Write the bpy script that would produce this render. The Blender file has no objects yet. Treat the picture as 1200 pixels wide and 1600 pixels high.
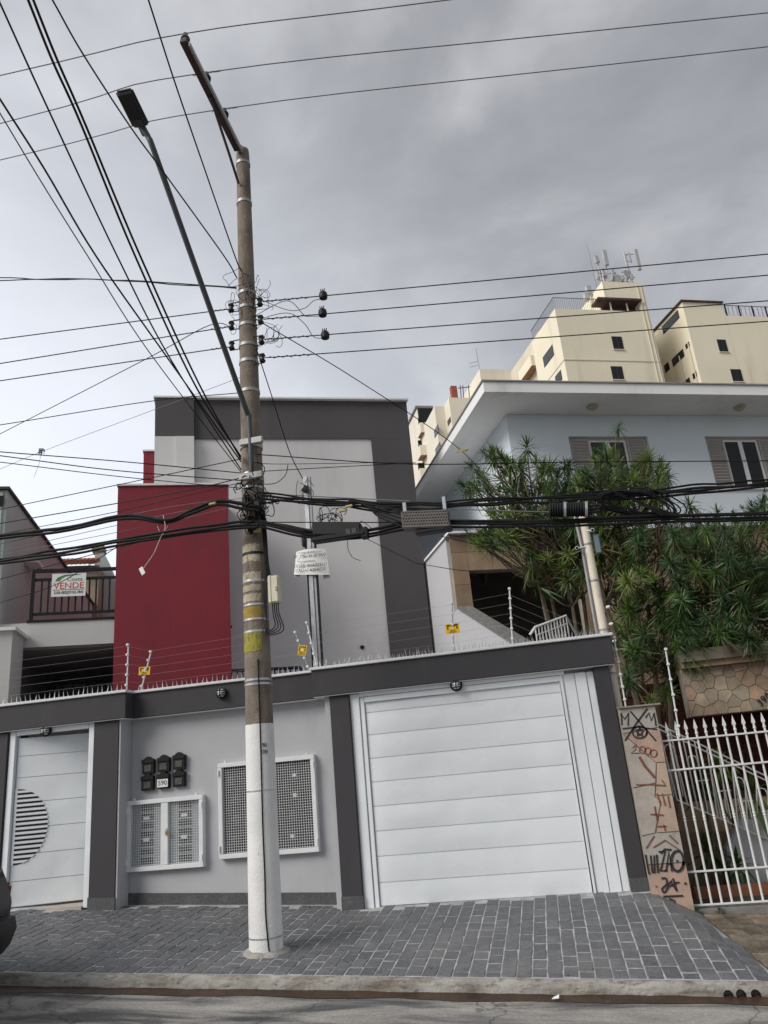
import bpy, bmesh, math, random
from math import radians, sin, cos, pi, sqrt, atan2
from mathutils import Vector, Matrix, noise as mnoise
random.seed(7)
S = bpy.context.scene
C = S.collection

# ------------------------------------------------------------------ camera
PITCH, ROLL, YAW = radians(18.85), radians(-5.26), radians(10.08)
EYE = Vector((0, 0, 1.6))
_r = Vector((1, 0, 0)); _f = Vector((0, cos(PITCH), sin(PITCH))); _u = _r.cross(_f)
_r2 = cos(ROLL) * _r + sin(ROLL) * _u; _u2 = -sin(ROLL) * _r + cos(ROLL) * _u
RZ = Matrix.Rotation(YAW, 3, 'Z')
CR, CU, CF = RZ @ _r2, RZ @ _u2, RZ @ _f
cam = bpy.data.objects.new('camera', bpy.data.cameras.new('camera'))
C.objects.link(cam)
mw = Matrix((CR, CU, -CF)).transposed().to_4x4(); mw.translation = EYE
cam.matrix_world = mw
cam.data.sensor_fit = 'HORIZONTAL'; cam.data.sensor_width = 36; cam.data.lens = 36
cam.data.clip_start = 0.05; cam.data.clip_end = 2000
S.camera = cam
# ------------------------------------------------------------------ sky, sun, exposure
SUN = Vector((-0.57, -0.55, 0.61)).normalized()
W = bpy.data.worlds.new('World'); S.world = W; W.use_nodes = True
wt = W.node_tree; wn = wt.nodes; wn.clear(); wl = wt.links
def wnode(t, **k):
    n = wn.new(t)
    for a, b in k.items(): setattr(n, a, b)
    return n
sky = wnode('ShaderNodeTexSky'); sky.sky_type = 'NISHITA'; sky.sun_disc = False
sky.sun_elevation = math.asin(SUN.z); sky.sun_rotation = atan2(SUN.x, SUN.y)
tc = wnode('ShaderNodeTexCoord')
mp = wnode('ShaderNodeMapping'); mp.inputs['Scale'].default_value = (1, 1, 1.9); wl.new(tc.outputs['Generated'], mp.inputs['Vector'])
n1 = wnode('ShaderNodeTexNoise'); n1.inputs['Scale'].default_value = 2.6; n1.inputs['Detail'].default_value = 6; n1.inputs['Roughness'].default_value = .52; n1.inputs['Distortion'].default_value = .35
wl.new(mp.outputs['Vector'], n1.inputs['Vector'])
cr = wnode('ShaderNodeValToRGB'); wl.new(n1.outputs['Fac'], cr.inputs['Fac'])
e = cr.color_ramp.elements
e[0].position = .30; e[0].color = (.165, .169, .182, 1); e[1].position = .70; e[1].color = (.385, .39, .405, 1)
m_ = e.new(.5); m_.color = (.235, .239, .253, 1)
# cloud deck thins to bright haze low down, most of all on the sun's side
dotn = wnode('ShaderNodeVectorMath', operation='DOT_PRODUCT'); wl.new(tc.outputs['Generated'], dotn.inputs[0]); dotn.inputs[1].default_value = (-.90, .42, -.55)
mr = wnode('ShaderNodeMapRange'); mr.interpolation_type = 'SMOOTHSTEP'
wl.new(dotn.outputs['Value'], mr.inputs['Value'])
for k, v_ in zip(('From Min', 'From Max', 'To Min', 'To Max'), (-.12, .80, 0, 1)): mr.inputs[k].default_value = v_
mx = wnode('ShaderNodeMix', data_type='RGBA'); wl.new(mr.outputs['Result'], mx.inputs['Factor'])
wl.new(cr.outputs['Color'], mx.inputs[6]); mx.inputs[7].default_value = (.61, .635, .69, 1)
skm = wnode('ShaderNodeMix', data_type='RGBA', blend_type='MULTIPLY'); skm.inputs['Factor'].default_value = 1
wl.new(sky.outputs['Color'], skm.inputs[6]); skm.inputs[7].default_value = (.08, .08, .08, 1)
mx2 = wnode('ShaderNodeMix', data_type='RGBA'); mx2.inputs['Factor'].default_value = .92
wl.new(skm.outputs[2], mx2.inputs[6]); wl.new(mx.outputs[2], mx2.inputs[7])
bg = wnode('ShaderNodeBackground'); wl.new(mx2.outputs[2], bg.inputs['Color']); bg.inputs['Strength'].default_value = 0.93
wo = wnode('ShaderNodeOutputWorld'); wl.new(bg.outputs[0], wo.inputs['Surface'])
sl = bpy.data.lights.new('sun', 'SUN'); sl.energy = 1.5; sl.angle = radians(32); sl.color = (1, .955, .89)
so = bpy.data.objects.new('sun', sl); C.objects.link(so); so.rotation_euler = SUN.to_track_quat('Z', 'Y').to_euler()
so.location = (0, 0, 30)
S.view_settings.view_transform = 'Standard'; S.view_settings.look = 'None'
S.view_settings.exposure = 0.90; S.view_settings.gamma = 1
S.cycles.use_denoising = True
S.cycles.max_bounces = 5; S.cycles.diffuse_bounces = 3; S.cycles.glossy_bounces = 2; S.cycles.transmission_bounces = 2

# ------------------------------------------------------------------ frames
def ray(x, y): return (x - 600) / 1200 * CR - (y - 800) / 1200 * CU + CF
def at(x, y, Y): d = ray(x, y); return EYE + d * (Y / d.y)
def atz(x, y, z): d = ray(x, y); return EYE + d * ((z - EYE.z) / d.z)
AB = radians(22.5)
UB, VB = Vector((cos(AB), sin(AB), 0)), Vector((-sin(AB), cos(AB), 0))
def BW(u, v, z): return UB * u + VB * v + Vector((0, 0, z))
def bl(x, y, V):
    d = ray(x, y); p = EYE + d * ((V - EYE.dot(VB)) / d.dot(VB)); return Vector((p.dot(UB), p.dot(VB), p.z))
def blu(x, y, U):
    d = ray(x, y); p = EYE + d * ((U - EYE.dot(UB)) / d.dot(UB)); return Vector((p.dot(UB), p.dot(VB), p.z))

# ------------------------------------------------------------------ materials
MC = {}
def mat(name, col, rough=.8, var=.12, vs=2.5, bump=.15, bs=70, metal=0, spec=.5, dirt=None, speck=None, obj=False, rnd=0, trans=0, coat=0, lowbump=None):
    """procedural: col varied by noise, dirt=(colour, amount 0..1, scale, stretch z), speck=(colour, scale, threshold)"""
    if name in MC: return MC[name]
    m = bpy.data.materials.new(name); m.use_nodes = True; t = m.node_tree; N = t.nodes; L = t.links
    b = N['Principled BSDF']; b.inputs['Roughness'].default_value = rough; b.inputs['Metallic'].default_value = metal
    b.inputs['Specular IOR Level'].default_value = spec
    if coat: b.inputs['Coat Weight'].default_value = coat; b.inputs['Coat Roughness'].default_value = .12
    if obj: v = N.new('ShaderNodeTexCoord').outputs['Object']
    else: v = N.new('ShaderNodeNewGeometry').outputs['Position']
    def noi(sc, det=3, vec=None, ro=.55):
        n = N.new('ShaderNodeTexNoise'); n.inputs['Scale'].default_value = sc; n.inputs['Detail'].default_value = det; n.inputs['Roughness'].default_value = ro
        L.new(vec if vec else v, n.inputs['Vector']); return n.outputs['Fac']
    def ramp(fac, a, bb, ca, cb):
        r = N.new('ShaderNodeValToRGB'); L.new(fac, r.inputs['Fac'])
        r.color_ramp.elements[0].position = a; r.color_ramp.elements[1].position = bb
        r.color_ramp.elements[0].color = (*ca, 1); r.color_ramp.elements[1].color = (*cb, 1); return r.outputs['Color']
    c = Vector(col)
    n0 = noi(vs)
    out = ramp(n0, .32, .68, c * (1 - var), c * (1 + var))
    def mix(fac, a, cc, blend='MIX'):
        n = N.new('ShaderNodeMix'); n.data_type = 'RGBA'; n.blend_type = blend
        if isinstance(fac, float): n.inputs['Factor'].default_value = fac
        else: L.new(fac, n.inputs['Factor'])
        L.new(a, n.inputs[6])
        if isinstance(cc, tuple): n.inputs[7].default_value = (*cc, 1)
        else: L.new(cc, n.inputs[7])
        return n.outputs[2]
    def scl(x, k):
        n = N.new('ShaderNodeMath'); n.operation = 'MULTIPLY'; L.new(x, n.inputs[0]); n.inputs[1].default_value = k; return n.outputs[0]
    if rnd:
        oi = N.new('ShaderNodeObjectInfo')
        out = mix(1.0, out, ramp(oi.outputs['Random'], 0, 1, (1 - rnd,) * 3, (1 + rnd,) * 3), 'MULTIPLY')
    for d in (dirt if isinstance(dirt, list) else [dirt] if dirt else []):
        dc, am, ds, st = d[:4]; th = d[4] if len(d) > 4 else .5
        mpn = N.new('ShaderNodeMapping'); mpn.inputs['Scale'].default_value = st if isinstance(st, tuple) else (1, 1, st); L.new(v, mpn.inputs['Vector'])
        f = noi(ds, 4, mpn.outputs['Vector'], .65)
        out = mix(scl(ramp(f, th, th + .22, (0, 0, 0), (1, 1, 1)), am), out, dc)
    if speck:
        f = noi(speck[1], 2); out = mix(ramp(f, speck[2], speck[2] + .07, (0, 0, 0), (1, 1, 1)), out, speck[0])
    L.new(out, b.inputs['Base Color'])
    rr = N.new('ShaderNodeMapRange'); L.new(n0, rr.inputs['Value']); rr.inputs['To Min'].default_value = max(.03, rough - .12); rr.inputs['To Max'].default_value = min(1, rough + .12)
    L.new(rr.outputs['Result'], b.inputs['Roughness'])
    nrm = None
    if lowbump:
        bb = N.new('ShaderNodeBump'); bb.inputs['Strength'].default_value = lowbump[0]; bb.inputs['Distance'].default_value = .05; L.new(noi(lowbump[1], 1), bb.inputs['Height']); nrm = bb.outputs['Normal']
    if bump:
        bb = N.new('ShaderNodeBump'); bb.inputs['Strength'].default_value = bump; bb.inputs['Distance'].default_value = .01; L.new(noi(bs, 1), bb.inputs['Height'])
        if nrm: L.new(nrm, bb.inputs['Normal'])
        nrm = bb.outputs['Normal']
    if nrm: L.new(nrm, b.inputs['Normal'])
    if trans:
        tr = N.new('ShaderNodeBsdfTranslucent'); L.new(out, tr.inputs['Color']); ms = N.new('ShaderNodeMixShader'); ms.inputs[0].default_value = trans
        L.new(b.outputs[0], ms.inputs[1]); L.new(tr.outputs[0], ms.inputs[2]); L.new(ms.outputs[0], N['Material Output'].inputs['Surface'])
    MC[name] = m; return m

GRIME = (.10, .09, .075)
m_char = mat('charcoal_paint', (.042, .040, .045), .72, .08, 1.5, .3, 120, dirt=((.075, .072, .07), .35, 2.5, .3, .54))
m_char2 = mat('building_charcoal_paint', (.074, .069, .072), .85, .10, .8, .2, 60, dirt=((.11, .105, .105), .4, 1.6, .2, .55))
m_grey = mat('grey_wall_paint', (.455, .46, .48), .8, .05, 1.2, .25, 120, dirt=((.32, .31, .32), .4, 1.6, .4, .55))
m_grey2 = mat('building_grey_paint', (.60, .59, .59), .85, .05, .6, .2, 60, dirt=[((.47, .46, .46), .5, .9, .3, .54), ((.42, .41, .40), .35, 4, .04, .57)])
m_red = mat('dark_red_paint', (.20, .011, .024), .7, .10, .7, .3, 60, dirt=[((.13, .012, .02), .55, 1.6, .25, .52), ((.24, .03, .04), .35, 3, .08, .56)])
m_cop = mat('white_coping', (.72, .72, .72), .6, .06, 5, .15, 60, dirt=((.35, .34, .31), .5, 9, .5, .58))
m_gate = mat('white_gate_enamel', (.80, .835, .86), .28, .015, 2, .03, 200, spec=.6, lowbump=(.45, 2.0), dirt=((.62, .64, .64), .15, 2.5, .5, .58))
m_white = mat('white_paint', (.75, .76, .77), .45, .05, 6, .08, 90, dirt=((.45, .43, .40), .35, 7, .4, .6))
m_plinth = mat('dark_granite', (.07, .072, .078), .55, .25, 40, .3, 160, speck=((.2, .2, .21), 150, .62), dirt=((.2, .2, .2), .4, 8, 1, .52))
m_black = mat('black_plastic', (.011, .011, .012), .5, .2, 8, .1, 60, spec=.3)
m_dark = mat('painted_gap_shade', (.02, .02, .022), .9, .2, 2)  # near-black colour painted where gaps would be in shade
m_cable = mat('black_cable', (.008, .008, .009), .6, .25, 6, .1, 80, spec=.2)
m_alum = mat('bare_conductor', (.16, .155, .155), .6, .2, 8, .05, 80, metal=.3)
m_wire_dk = mat('weathered_wire', (.03, .03, .032), .6, .25, 6, 0, spec=.25)
m_galv = mat('galvanised_steel', (.50, .52, .55), .34, .08, 9, .08, 60, metal=.75, dirt=((.30, .29, .28), .3, 12, .3, .58))
m_galv2 = mat('dull_galvanised_steel', (.34, .34, .34), .5, .12, 9, .08, 60, metal=.5)
m_lampm = mat('grey_lamp_metal', (.06, .065, .068), .5, .15, 6, .05, 80, metal=.2)
m_insul = mat('brown_black_porcelain', (.022, .016, .016), .3, .2, 8, 0)
m_arm = mat('brown_crossarm', (.06, .038, .034), .75, .25, 6, .3, 50)
m_conc = mat('pole_concrete', (.19, .155, .125), .9, .22, 5, .7, 45, dirt=[((.31, .25, .195), .7, 14, .35, .52), ((.07, .058, .048), .85, 6, .15, .50), ((.05, .042, .035), .85, 36, .6, .62)])
m_polew = mat('pole_white_paint', (.72, .72, .71), .75, .06, 3, .4, 45, dirt=[((.34, .32, .28), .7, 6, .16, .56), ((.10, .085, .07), .8, 30, .5, .665)])
m_yel = mat('worn_yellow_paint', (.31, .215, .04), .85, .25, 9, .5, 45, dirt=[((.15, .12, .095), .95, 26, .4, .52), ((.24, .18, .06), .7, 9, .3, .48)])
m_yel2 = mat('flaking_acid_yellow_paint', (.30, .265, .035), .85, .25, 9, .5, 45, dirt=[((.14, .115, .09), .97, 34, .3, .46)])
m_cream = mat('torn_poster_paper', (.42, .37, .28), .9, .2, 9, .5, 45, dirt=[((.17, .14, .11), .95, 24, .5, .48)])
m_cream_box = mat('cream_plastic_box', (.62, .58, .45), .55, .06, 6, .05)
m_sign_y = mat('yellow_sign', (.85, .52, .01), .5, .05, 12, 0)
m_sign_w = mat('white_sign', (.78, .79, .78), .5, .03, 8, 0, dirt=((.55, .54, .5), .4, 9, .5, .55))
m_txt_k = mat('black_print', (.02, .02, .022), .7, .1, 8, 0)
m_txt_g = mat('faded_grey_print', (.13, .13, .14), .7, .3, 30, 0)
m_txt_r = mat('red_print', (.62, .06, .04), .6, .1, 8, 0)
m_txt_gr = mat('green_print', (.06, .20, .09), .6, .1, 8, 0)
DUST = [((.20, .20, .205), .55, 4, 1, .55), ((.215, .21, .205), .75, .62, 1, .50), ((.13, .12, .10), .5, 1.3, 1, .57)]
m_stone = mat('granite_sett', (.112, .116, .126), .62, .22, 22, .7, 75, rnd=.17, speck=((.26, .27, .28), 120, .62), dirt=DUST)
m_grout = mat('pale_grout', (.43, .435, .44), .9, .2, 9, .5, 90, dirt=DUST + [((.12, .115, .105), .6, 6, 1, .52)])
m_curb = mat('curb_concrete', (.31, .295, .27), .9, .2, 4, .8, 30, dirt=[((.50, .495, .485), .75, 1.1, (1, 1, 1), .55), ((.12, .095, .07), .95, 2.4, (1, 2.0, 5), .46), ((.05, .04, .03), .85, 9, (1, 2, 3), .53)])
m_gut = mat('wet_gutter_silt', (.050, .030, .018), .42, .3, 5, .5, 40, dirt=((.13, .09, .055), .6, 6, 1, .58))
m_oldtile = mat('old_hydraulic_tile', (.19, .155, .115), .8, .3, 9, .6, 60, rnd=.35, dirt=[((.06, .05, .04), .85, 3, 1, .47), ((.36, .33, .28), .5, 14, 1, .58)])
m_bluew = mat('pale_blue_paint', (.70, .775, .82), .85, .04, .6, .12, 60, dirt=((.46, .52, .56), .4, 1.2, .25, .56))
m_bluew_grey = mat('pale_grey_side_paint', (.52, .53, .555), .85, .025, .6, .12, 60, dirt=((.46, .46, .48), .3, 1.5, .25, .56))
m_slab = mat('white_slab_paint', (.84, .84, .84), .85, .03, .6, .12, 60, dirt=((.46, .45, .44), .5, 1.8, .3, .58))
m_tan = mat('tan_sandstone', (.30, .21, .135), .75, .16, 3, .3, 50, rnd=.12, dirt=((.17, .12, .08), .5, 4, .4, .55))
m_shut = mat('shutter_beige', (.40, .375, .355), .6, .06, 5, .05)
m_glass = mat('dark_window_glass', (.010, .011, .012), .06, .1, 3, 0, spec=.35)
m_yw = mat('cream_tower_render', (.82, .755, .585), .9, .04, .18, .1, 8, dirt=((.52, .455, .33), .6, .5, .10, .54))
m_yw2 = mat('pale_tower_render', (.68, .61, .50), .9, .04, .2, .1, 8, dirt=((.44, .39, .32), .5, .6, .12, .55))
m_trunk = mat('tree_bark', (.15, .115, .085), .9, .3, 9, .6, 40, dirt=((.30, .26, .21), .6, 12, .4, .55))
m_lh = mat('left_house_grey', (.43, .50, .48), .85, .05, .7, .15, 60, dirt=((.25, .25, .25), .45, 1.5, .3, .55))
m_lhl = mat('left_house_slab', (.52, .515, .50), .85, .04, .7, .15, 60, dirt=((.36, .35, .34), .35, 2, .3, .56))
m_lhg = mat('left_house_pale_green', (.52, .56, .46), .85, .04, .7, .15, 60)
m_rail = mat('black_railing', (.016, .017, .019), .55, .15, 8, .05, spec=.2)
m_tile = mat('clay_roof_tile', (.36, .13, .075), .85, .2, 5, .3, 40, rnd=.15, dirt=((.16, .09, .06), .5, 6, 1, .55))
m_iron = mat('white_iron_paint', (.70, .70, .68), .5, .06, 9, .08, 80, dirt=((.36, .25, .16), .55, 22, .6, .63))
m_rust = mat('rusty_cream_pipe', (.76, .69, .57), .7, .06, 4, .2, 60, dirt=[((.30, .11, .04), .85, 5, .5, .58)])
m_garage = mat('dark_red_brick_wall', (.07, .022, .017), .9, .25, 5, .4, 40)
m_soil = mat('garden_soil', (.06, .045, .032), .95, .3, 6, .5, 30)
m_terr = mat('terracotta_edging', (.26, .11, .06), .85, .2, 4, .3, 40)
m_carp = mat('dark_car_paint', (.012, .014, .018), .25, .1, 3, 0, spec=.5, coat=.7)
m_carb = mat('black_bumper', (.016, .016, .018), .55, .1, 5, .1, 120)
m_tail = mat('red_tail_light', (.13, .008, .010), .15, .1, 5, 0, coat=.5)
m_tyre = mat('tyre_rubber', (.02, .02, .02), .85, .1, 5, .2)
m_brass = mat('brass_lock', (.55, .40, .10), .4, .1, 9, 0, metal=.8)
m_meter = mat('grey_meter', (.05, .052, .055), .5, .3, 9, .05)
m_meterp = mat('pale_meter_panel', (.33, .37, .39), .5, .05, 5, .02)
m_bulb = mat('lamp_glass', (.55, .58, .58), .2, .1, 9, 0)
m_soffitlamp = mat('frosted_soffit_lamp', (.42, .38, .30), .4, .1, 9, 0)
m_hide = mat('awning_and_shade_brown', (.075, .045, .035), .9, .2, 2, .2)
m_ant = mat('antenna_grey', (.42, .43, .43), .5, .05, 3, 0)
m_coil = mat('yellow_coil', (.45, .36, .16), .6, .1, 9, 0)
m_ground = mat('ground_earth', (.14, .13, .115), .95, .3, .8, .3, 8)
m_yard = mat('yard_concrete', (.25, .25, .25), .9, .15, 1.5, .3, 30)
m_gl = [mat('leaf_green_%d' % i, c, .42, .25, 4, 0, obj=True, rnd=.30, trans=.28) for i, c in enumerate([(.088, .152, .030), (.052, .108, .027), (.155, .215, .045), (.037, .080, .023)])]
m_dry = mat('dry_leaf', (.22, .16, .06), .7, .2, 4, 0, obj=True, trans=.2)
m_st_l = [mat('quartzite_slab_%d' % i, c, .8, .22, 6, .4, 40, rnd=.18, dirt=((.16, .12, .09), .5, 7, 1, .56)) for i, c in enumerate([(.34, .265, .185), (.345, .235, .165), (.30, .25, .185), (.37, .295, .215)])]
m_mortar = mat('stone_mortar', (.34, .30, .25), .9, .2, 9, .3, 40)

# road: pale worn concrete with streaky dark patches and cracks
def road_mat():
    m = bpy.data.materials.new('worn_road'); m.use_nodes = True; t = m.node_tree; N = t.nodes; L = t.links; b = N['Principled BSDF']
    g = N.new('ShaderNodeNewGeometry').outputs['Position']
    def noi(sc, st=(1, 1, 1), det=6, dist=0):
        mpn = N.new('ShaderNodeMapping'); mpn.inputs['Scale'].default_value = st; L.new(g, mpn.inputs['Vector'])
        n = N.new('ShaderNodeTexNoise'); n.inputs['Scale'].default_value = sc; n.inputs['Detail'].default_value = det; n.inputs['Distortion'].default_value = dist; n.inputs['Roughness'].default_value = .6
        L.new(mpn.outputs[0], n.inputs['Vector']); return n.outputs['Fac']
    def ramp(f, ps):
        r = N.new('ShaderNodeValToRGB'); L.new(f, r.inputs['Fac']); el = r.color_ramp.elements
        el[0].position, el[0].color = ps[0][0], (*ps[0][1], 1); el[1].position, el[1].color = ps[-1][0], (*ps[-1][1], 1)
        for p, c in ps[1:-1]: el.new(p).color = (*c, 1)
        return r.outputs['Color']
    base = ramp(noi(1.5, (.45, 1.5, 1), 5, .6), [(.38, (.055, .055, .06)), (.45, (.12, .118, .115)), (.52, (.25, .24, .225)), (.66, (.40, .38, .355))])
    fine = ramp(noi(38, det=3), [(.3, (.78, .78, .78)), (.7, (1.15, 1.15, 1.15))])
    mx = N.new('ShaderNodeMix'); mx.data_type = 'RGBA'; mx.blend_type = 'MULTIPLY'; mx.inputs[0].default_value = 1; L.new(base, mx.inputs[6]); L.new(fine, mx.inputs[7])
    vo = N.new('ShaderNodeTexVoronoi'); vo.feature = 'DISTANCE_TO_EDGE'; vo.inputs['Scale'].default_value = .62
    dn = N.new('ShaderNodeTexNoise'); dn.inputs['Scale'].default_value = 3; dn.inputs['Detail'].default_value = 6; L.new(g, dn.inputs['Vector'])
    va = N.new('ShaderNodeVectorMath'); va.operation = 'MULTIPLY_ADD'; L.new(dn.outputs['Color'], va.inputs[0]); va.inputs[1].default_value = (.5, .5, .5); L.new(g, va.inputs[2]); L.new(va.outputs[0], vo.inputs['Vector'])
    ck = ramp(vo.outputs['Distance'], [(.0, (.25, .25, .25)), (.012, (1, 1, 1))])
    m2 = N.new('ShaderNodeMix'); m2.data_type = 'RGBA'; m2.blend_type = 'MULTIPLY'; m2.inputs[0].default_value = .8; L.new(mx.outputs[2], m2.inputs[6]); L.new(ck, m2.inputs[7])
    L.new(m2.outputs[2], b.inputs['Base Color']); b.inputs['Roughness'].default_value = .8
    bp = N.new('ShaderNodeBump'); bp.inputs['Strength'].default_value = .6; bp.inputs['Distance'].default_value = .012; L.new(noi(45, det=4), bp.inputs['Height']); L.new(bp.outputs[0], b.inputs['Normal'])
    return m
m_road = road_mat()

# ------------------------------------------------------------------ builders
ORG = {}                                    # thing -> (origin, inverse rotation)
def tag(o, label=None, cat=None, group=None, kind=None):
    if label: o['label'] = label
    if cat: o['category'] = cat
    if group: o['group'] = group
    if kind: o['kind'] = kind
    return o
def thing(name, label, cat, loc, group=None, rotz=0, kind=None):
    """Empty at a thing's base. loc is in the thing's own frame when rotz is AB (u, v, z), else world."""
    o = bpy.data.objects.new(name, None); C.objects.link(o)
    loc = Vector(loc)
    o.location = BW(*loc) if rotz == AB else loc
    o.rotation_euler = (0, 0, rotz); o.empty_display_size = .2
    ORG[o.name] = loc
    return tag(o, label, cat, group, kind)
class MB:
    def __init__(s): s.v = []; s.f = []
    def add(s, vs, fs):
        k = len(s.v); s.v += [tuple(p) for p in vs]; s.f += [tuple(i + k for i in f) for f in fs]; return s
    def box(s, a, b):
        x0, y0, z0 = a; x1, y1, z1 = b
        x0, x1 = min(x0, x1), max(x0, x1); y0, y1 = min(y0, y1), max(y0, y1); z0, z1 = min(z0, z1), max(z0, z1)
        return s.add([(x0, y0, z0), (x1, y0, z0), (x1, y1, z0), (x0, y1, z0), (x0, y0, z1), (x1, y0, z1), (x1, y1, z1), (x0, y1, z1)],
                     [(3, 2, 1, 0), (4, 5, 6, 7), (0, 1, 5, 4), (1, 2, 6, 5), (2, 3, 7, 6), (3, 0, 4, 7)])
    def obox(s, c, ax, ay, az):
        """oriented box: centre and three half-axis vectors"""
        c, ax, ay, az = map(Vector, (c, ax, ay, az))
        vs = [c + i * ax + j * ay + k * az for k in (-1, 1) for i, j in ((-1, -1), (1, -1), (1, 1), (-1, 1))]
        return s.add(vs, [(3, 2, 1, 0), (4, 5, 6, 7), (0, 1, 5, 4), (1, 2, 6, 5), (2, 3, 7, 6), (3, 0, 4, 7)])
    def ext(s, pts, vec):
        """closed polygon pulled along vec"""
        n = len(pts); vec = Vector(vec); P = [Vector(p) for p in pts]
        nn = Vector((0, 0, 0))
        for i in range(n): nn += P[i].cross(P[(i + 1) % n])
        if nn.dot(vec) > 0: P.reverse()
        fs = [tuple(range(n)), tuple(range(2 * n - 1, n - 1, -1))]
        fs += [(i, i + n, (i + 1) % n + n, (i + 1) % n) for i in range(n)]
        return s.add(P + [p + vec for p in P], fs)
    def tube(s, pts, r, n=8, cap=True):
        P = [Vector(p) for p in pts]; m = len(P)
        R = r if isinstance(r, (list, tuple)) else [r] * m
        rings = []; ref = None
        for i in range(m):
            t = (P[min(i + 1, m - 1)] - P[max(i - 1, 0)]); t = t.normalized() if t.length > 1e-9 else Vector((0, 0, 1))
            if ref is None: ref = Vector((0, 0, 1)) if abs(t.z) < .9 else Vector((1, 0, 0))
            a = (ref - t * ref.dot(t)); a = a.normalized() if a.length > 1e-6 else t.orthogonal().normalized(); ref = a; bb = t.cross(a)
            rings.append([P[i] + R[i] * (cos(2 * pi * k / n) * a + sin(2 * pi * k / n) * bb) for k in range(n)])
        vs = [p for r_ in rings for p in r_]
        fs = [(i * n + k, i * n + (k + 1) % n, (i + 1) * n + (k + 1) % n, (i + 1) * n + k) for i in range(m - 1) for k in range(n)]
        if cap: fs += [tuple(range(n - 1, -1, -1)), tuple(range((m - 1) * n, m * n))]
        return s.add(vs, fs)
    def lathe(s, c, axis, prof, n=16):
        """prof: list of (distance along axis, radius)"""
        c = Vector(c); t = Vector(axis).normalized(); a = t.orthogonal().normalized(); b = t.cross(a)
        vs = [c + t * d + r * (cos(2 * pi * k / n) * a + sin(2 * pi * k / n) * b) for d, r in prof for k in range(n)]
        m = len(prof)
        fs = [(i * n + k, i * n + (k + 1) % n, (i + 1) * n + (k + 1) % n, (i + 1) * n + k) for i in range(m - 1) for k in range(n)]
        fs += [tuple(range(n - 1, -1, -1)), tuple(range((m - 1) * n, m * n))]
        return s.add(vs, fs)
    def mesh(s, name, org=(0, 0, 0), bevel=0, smooth=False):
        me = bpy.data.meshes.new(name); o = Vector(org)
        me.from_pydata([Vector(p) - o for p in s.v], [], s.f)
        if bevel:
            bm = bmesh.new(); bm.from_mesh(me)
            bmesh.ops.bevel(bm, geom=[e_ for e_ in bm.edges if len(e_.link_faces) == 2 and e_.calc_face_angle(0) > .6], offset=bevel, segments=2, affect='EDGES', clamp_overlap=True)
            bm.to_mesh(me); bm.free()
        if smooth:
            me.shade_smooth(); me.set_sharp_from_angle(angle=radians(smooth if smooth is not True else 40))
        return me
    def build(s, name, m, parent=None, bevel=0, smooth=False, label=None, kind=None, root=None):
        """root: the thing whose frame the coordinates are in (defaults to parent)"""
        r = root or parent
        org = ORG.get(r.name, Vector((0, 0, 0))) if r else Vector((0, 0, 0))
        if parent is not None and r is not parent and parent.name in ORG: org = ORG[parent.name]
        o = bpy.data.objects.new(name, s.mesh(name, org, bevel, smooth)); C.objects.link(o)
        o.data.materials.append(m)
        if parent is not None: o.parent = parent; ORG[o.name] = org
        return tag(o, label, None, None, kind)
def solo(mb, name, m, label, cat, group=None, kind=None, bevel=0, smooth=False, origin=None):
    """a thing that is one mesh, its origin at origin (or its lowest point)"""
    if origin is None: origin = min(mb.v, key=lambda p: p[2])
    o = bpy.data.objects.new(name, mb.mesh(name, origin, bevel, smooth)); C.objects.link(o); o.location = origin
    o.data.materials.append(m); ORG[o.name] = Vector(origin)
    return tag(o, label, cat, group, kind)
def struct(mb, name, m, bevel=0, smooth=False):
    o = bpy.data.objects.new(name, mb.mesh(name, (0, 0, 0), bevel, smooth)); C.objects.link(o); o.data.materials.append(m); o['kind'] = 'structure'; ORG[o.name] = Vector((0, 0, 0)); return o
def inst(name, me, parent, M, m=None):
    o = bpy.data.objects.new(name, me); C.objects.link(o); o.parent = parent
    off = ORG.get(parent.name, Vector((0, 0, 0)))
    M = M.copy(); M.translation = M.translation - off
    o.matrix_basis = M; return o
def crom(pts, k=8):
    P = [Vector(p) for p in pts]
    if len(P) == 2: return [P[0].lerp(P[1], i / k) for i in range(k + 1)]
    Q = [2 * P[0] - P[1]] + P + [2 * P[-1] - P[-2]]; out = []
    for i in range(1, len(Q) - 2):
        a, b, c, d = Q[i - 1:i + 3]
        for j in range(k):
            t = j / k; out.append(.5 * ((2 * b) + (c - a) * t + (2 * a - 5 * b + 4 * c - d) * t * t + (3 * b - a - 3 * c + d) * t ** 3))
    out.append(P[-1]); return out
def text(name, body, size, M, m, parent, depth=.001, align='CENTER', sx=1.0):
    cu = bpy.data.curves.new(name, 'FONT'); cu.body = body; cu.size = size; cu.extrude = depth; cu.align_x = align; cu.align_y = 'CENTER'; cu.resolution_u = 3
    to = bpy.data.objects.new(name, cu); C.objects.link(to)
    bpy.context.view_layer.update()
    me = bpy.data.meshes.new_from_object(to.evaluated_get(bpy.context.evaluated_depsgraph_get())); bpy.data.objects.remove(to); bpy.data.curves.remove(cu)
    me.materials.clear(); me.materials.append(m)
    o = bpy.data.objects.new(name, me); C.objects.link(o); o.parent = parent
    off = ORG.get(parent.name, Vector((0, 0, 0))) if parent else Vector((0, 0, 0))
    MM = M @ Matrix.Diagonal((sx, 1, 1, 1)); MM.translation = MM.translation - off; o.matrix_basis = MM; return o
def face_m(p, right, up):
    right = Vector(right).normalized(); up = Vector(up); up = (up - right * up.dot(right)).normalized(); n = right.cross(up)
    M = Matrix((right, up, n)).transposed().to_4x4(); M.translation = Vector(p); return M
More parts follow.
